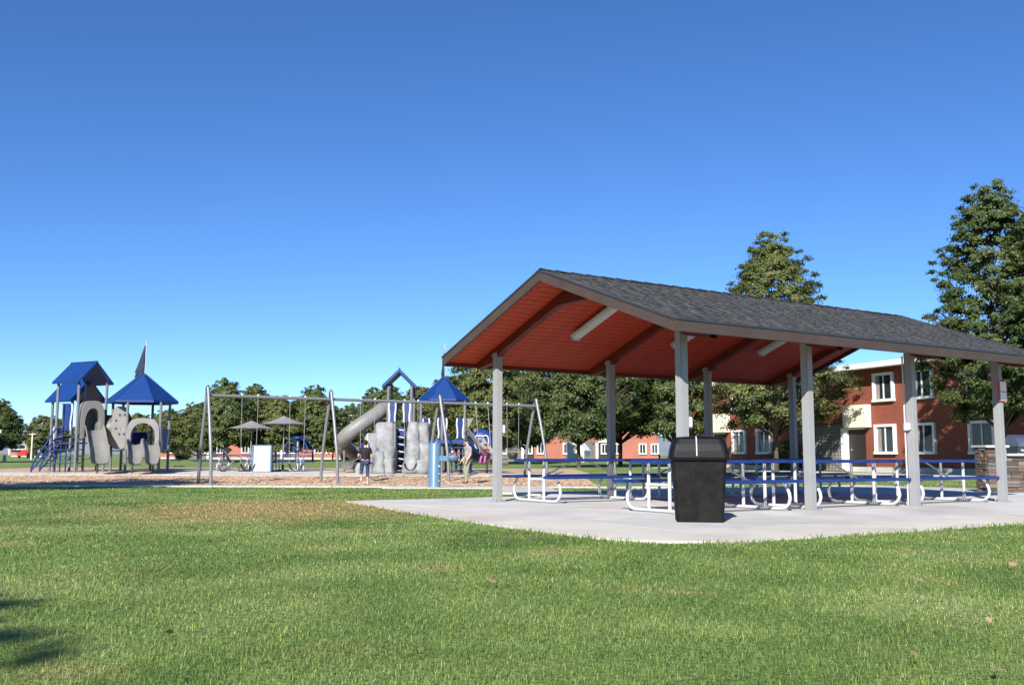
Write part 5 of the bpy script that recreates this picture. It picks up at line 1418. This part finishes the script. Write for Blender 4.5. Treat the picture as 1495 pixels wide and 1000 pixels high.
cx_, sy_ = np.cos(az), np.sin(az); bx_ = -sy_; by_ = cx_
V = np.empty((n, 5, 3), dtype=np.float32)
for k, (t, wf) in enumerate(((0, 1), (.55, .8))):
    lean = ln*h*(t**2)*.75
    for s_, j in ((-1, 0), (1, 1)):
        V[:, 2*k+j, 0] = X+cx_*lean+bx_*wd*wf*.5*s_; V[:, 2*k+j, 1] = Y+sy_*lean+by_*wd*wf*.5*s_; V[:, 2*k+j, 2] = Z+h*t
V[:, 4, 0] = X+cx_*ln*h*.75; V[:, 4, 1] = Y+sy_*ln*h*.75; V[:, 4, 2] = Z+h*(1-.28*ln)
i5 = np.arange(n, dtype=np.int32)[:, None]*5
F = np.concatenate([i5+np.array([0, 1, 3]), i5+np.array([0, 3, 2]), i5+np.array([2, 3, 4])])
tint = np.clip(.44+.26*rg.standard_normal(n)+.35*(rg.random(n) > .92), 0, 1)
g = npmesh('grass', V.reshape(-1, 3), F, M['blade'], np.repeat(tint, 5)); tag(g, 'short green lawn grass blades with straw coloured patches', 'grass', None, 'stuff')
# loose chips
NC = 7000
rg2 = np.random.default_rng(9)
cxx = -23+26*rg2.random(NC); cyy = 34.6+8.2*rg2.random(NC)**1.3
czz = np.array([terr(x, y) for x, y in zip(cxx, cyy)]); th = rg2.random(NC)*np.pi; L_ = .05+.07*rg2.random(NC); W_ = .02+.02*rg2.random(NC); tl_ = rg2.normal(0, .5, NC)
V = np.empty((NC, 4, 3), dtype=np.float32)
for k, (p, q) in enumerate(((-1, -1), (1, -1), (1, 1), (-1, 1))):
    V[:, k, 0] = cxx+np.cos(th)*L_*p/2-np.sin(th)*W_*q/2; V[:, k, 1] = cyy+np.sin(th)*L_*p/2+np.cos(th)*W_*q/2; V[:, k, 2] = czz+.012+.5*np.abs(L_*np.sin(tl_))*(p+1)/2+.006*q
o = npmesh('loose_chips', V.reshape(-1, 3), np.arange(NC*4, dtype=np.int32).reshape(-1, 4), M['chips']); tag(o, 'loose tan wood chips spread under the swings', 'wood chips', None, 'stuff')
# fallen leaves where the photograph shows them
lf = MB(); out = [(0, -.5), (.16, -.30), (.34, -.22), (.28, .02), (.40, .20), (.16, .24), (0, .52), (-.16, .24), (-.40, .20), (-.28, .02), (-.34, -.22), (-.16, -.30)]
V = [(0, 0, .06)]+[(x, y, .10*abs(x)*2+.08*y*y) for x, y in out]; lf.add(V, [(0, 1+i, 1+(i+1) % 12) for i in range(12)], True)
lm = lf.mesh('fallen_leaf'); lm.materials.append(M['leafdry'])
for i, (px, py, s_, lab) in enumerate(((110, 829, .07, 'pale dry leaf left of centre on the near lawn'), (44, 918, .05, 'dry leaf at the tip of the lower left shadow'), (262, 921, .055, 'dry leaf below the middle left lawn'),
        (549, 986, .05, 'pale dry leaf at the bottom edge left of centre'), (720, 847, .075, 'tan dry leaf in the centre of the lawn'), (617, 828, .05, 'small brown leaf left of the central leaf'), (988, 991, .05, 'orange brown leaf at the bottom edge right of centre'),
        (1466, 821, .085, 'orange curled leaf at the right edge of the lawn'), (1318, 949, .05, 'brown leaf at the lower right of the lawn'), (1436, 970, .075, 'pale leaf in the lower right corner'), (58, 876, .05, 'brown leaf near the left edge above the shadow'), (1427, 900, .045, 'thin pale leaf at the right of the lawn'))):
    y = HC*FPX/(py-663.5)*1.0; x = X_at(px, y)
    o = bpy.data.objects.new('fallen_leaf', lm); COL.objects.link(o); o.location = (x, y, .02); o.scale = (s_, s_, s_); o.rotation_euler = (R(15*((i*7) % 3-1)+20), R(12*((i*5) % 3-1)), i*1.7)
    tag(o, lab, 'leaf', 'fallen leaves on the lawn')
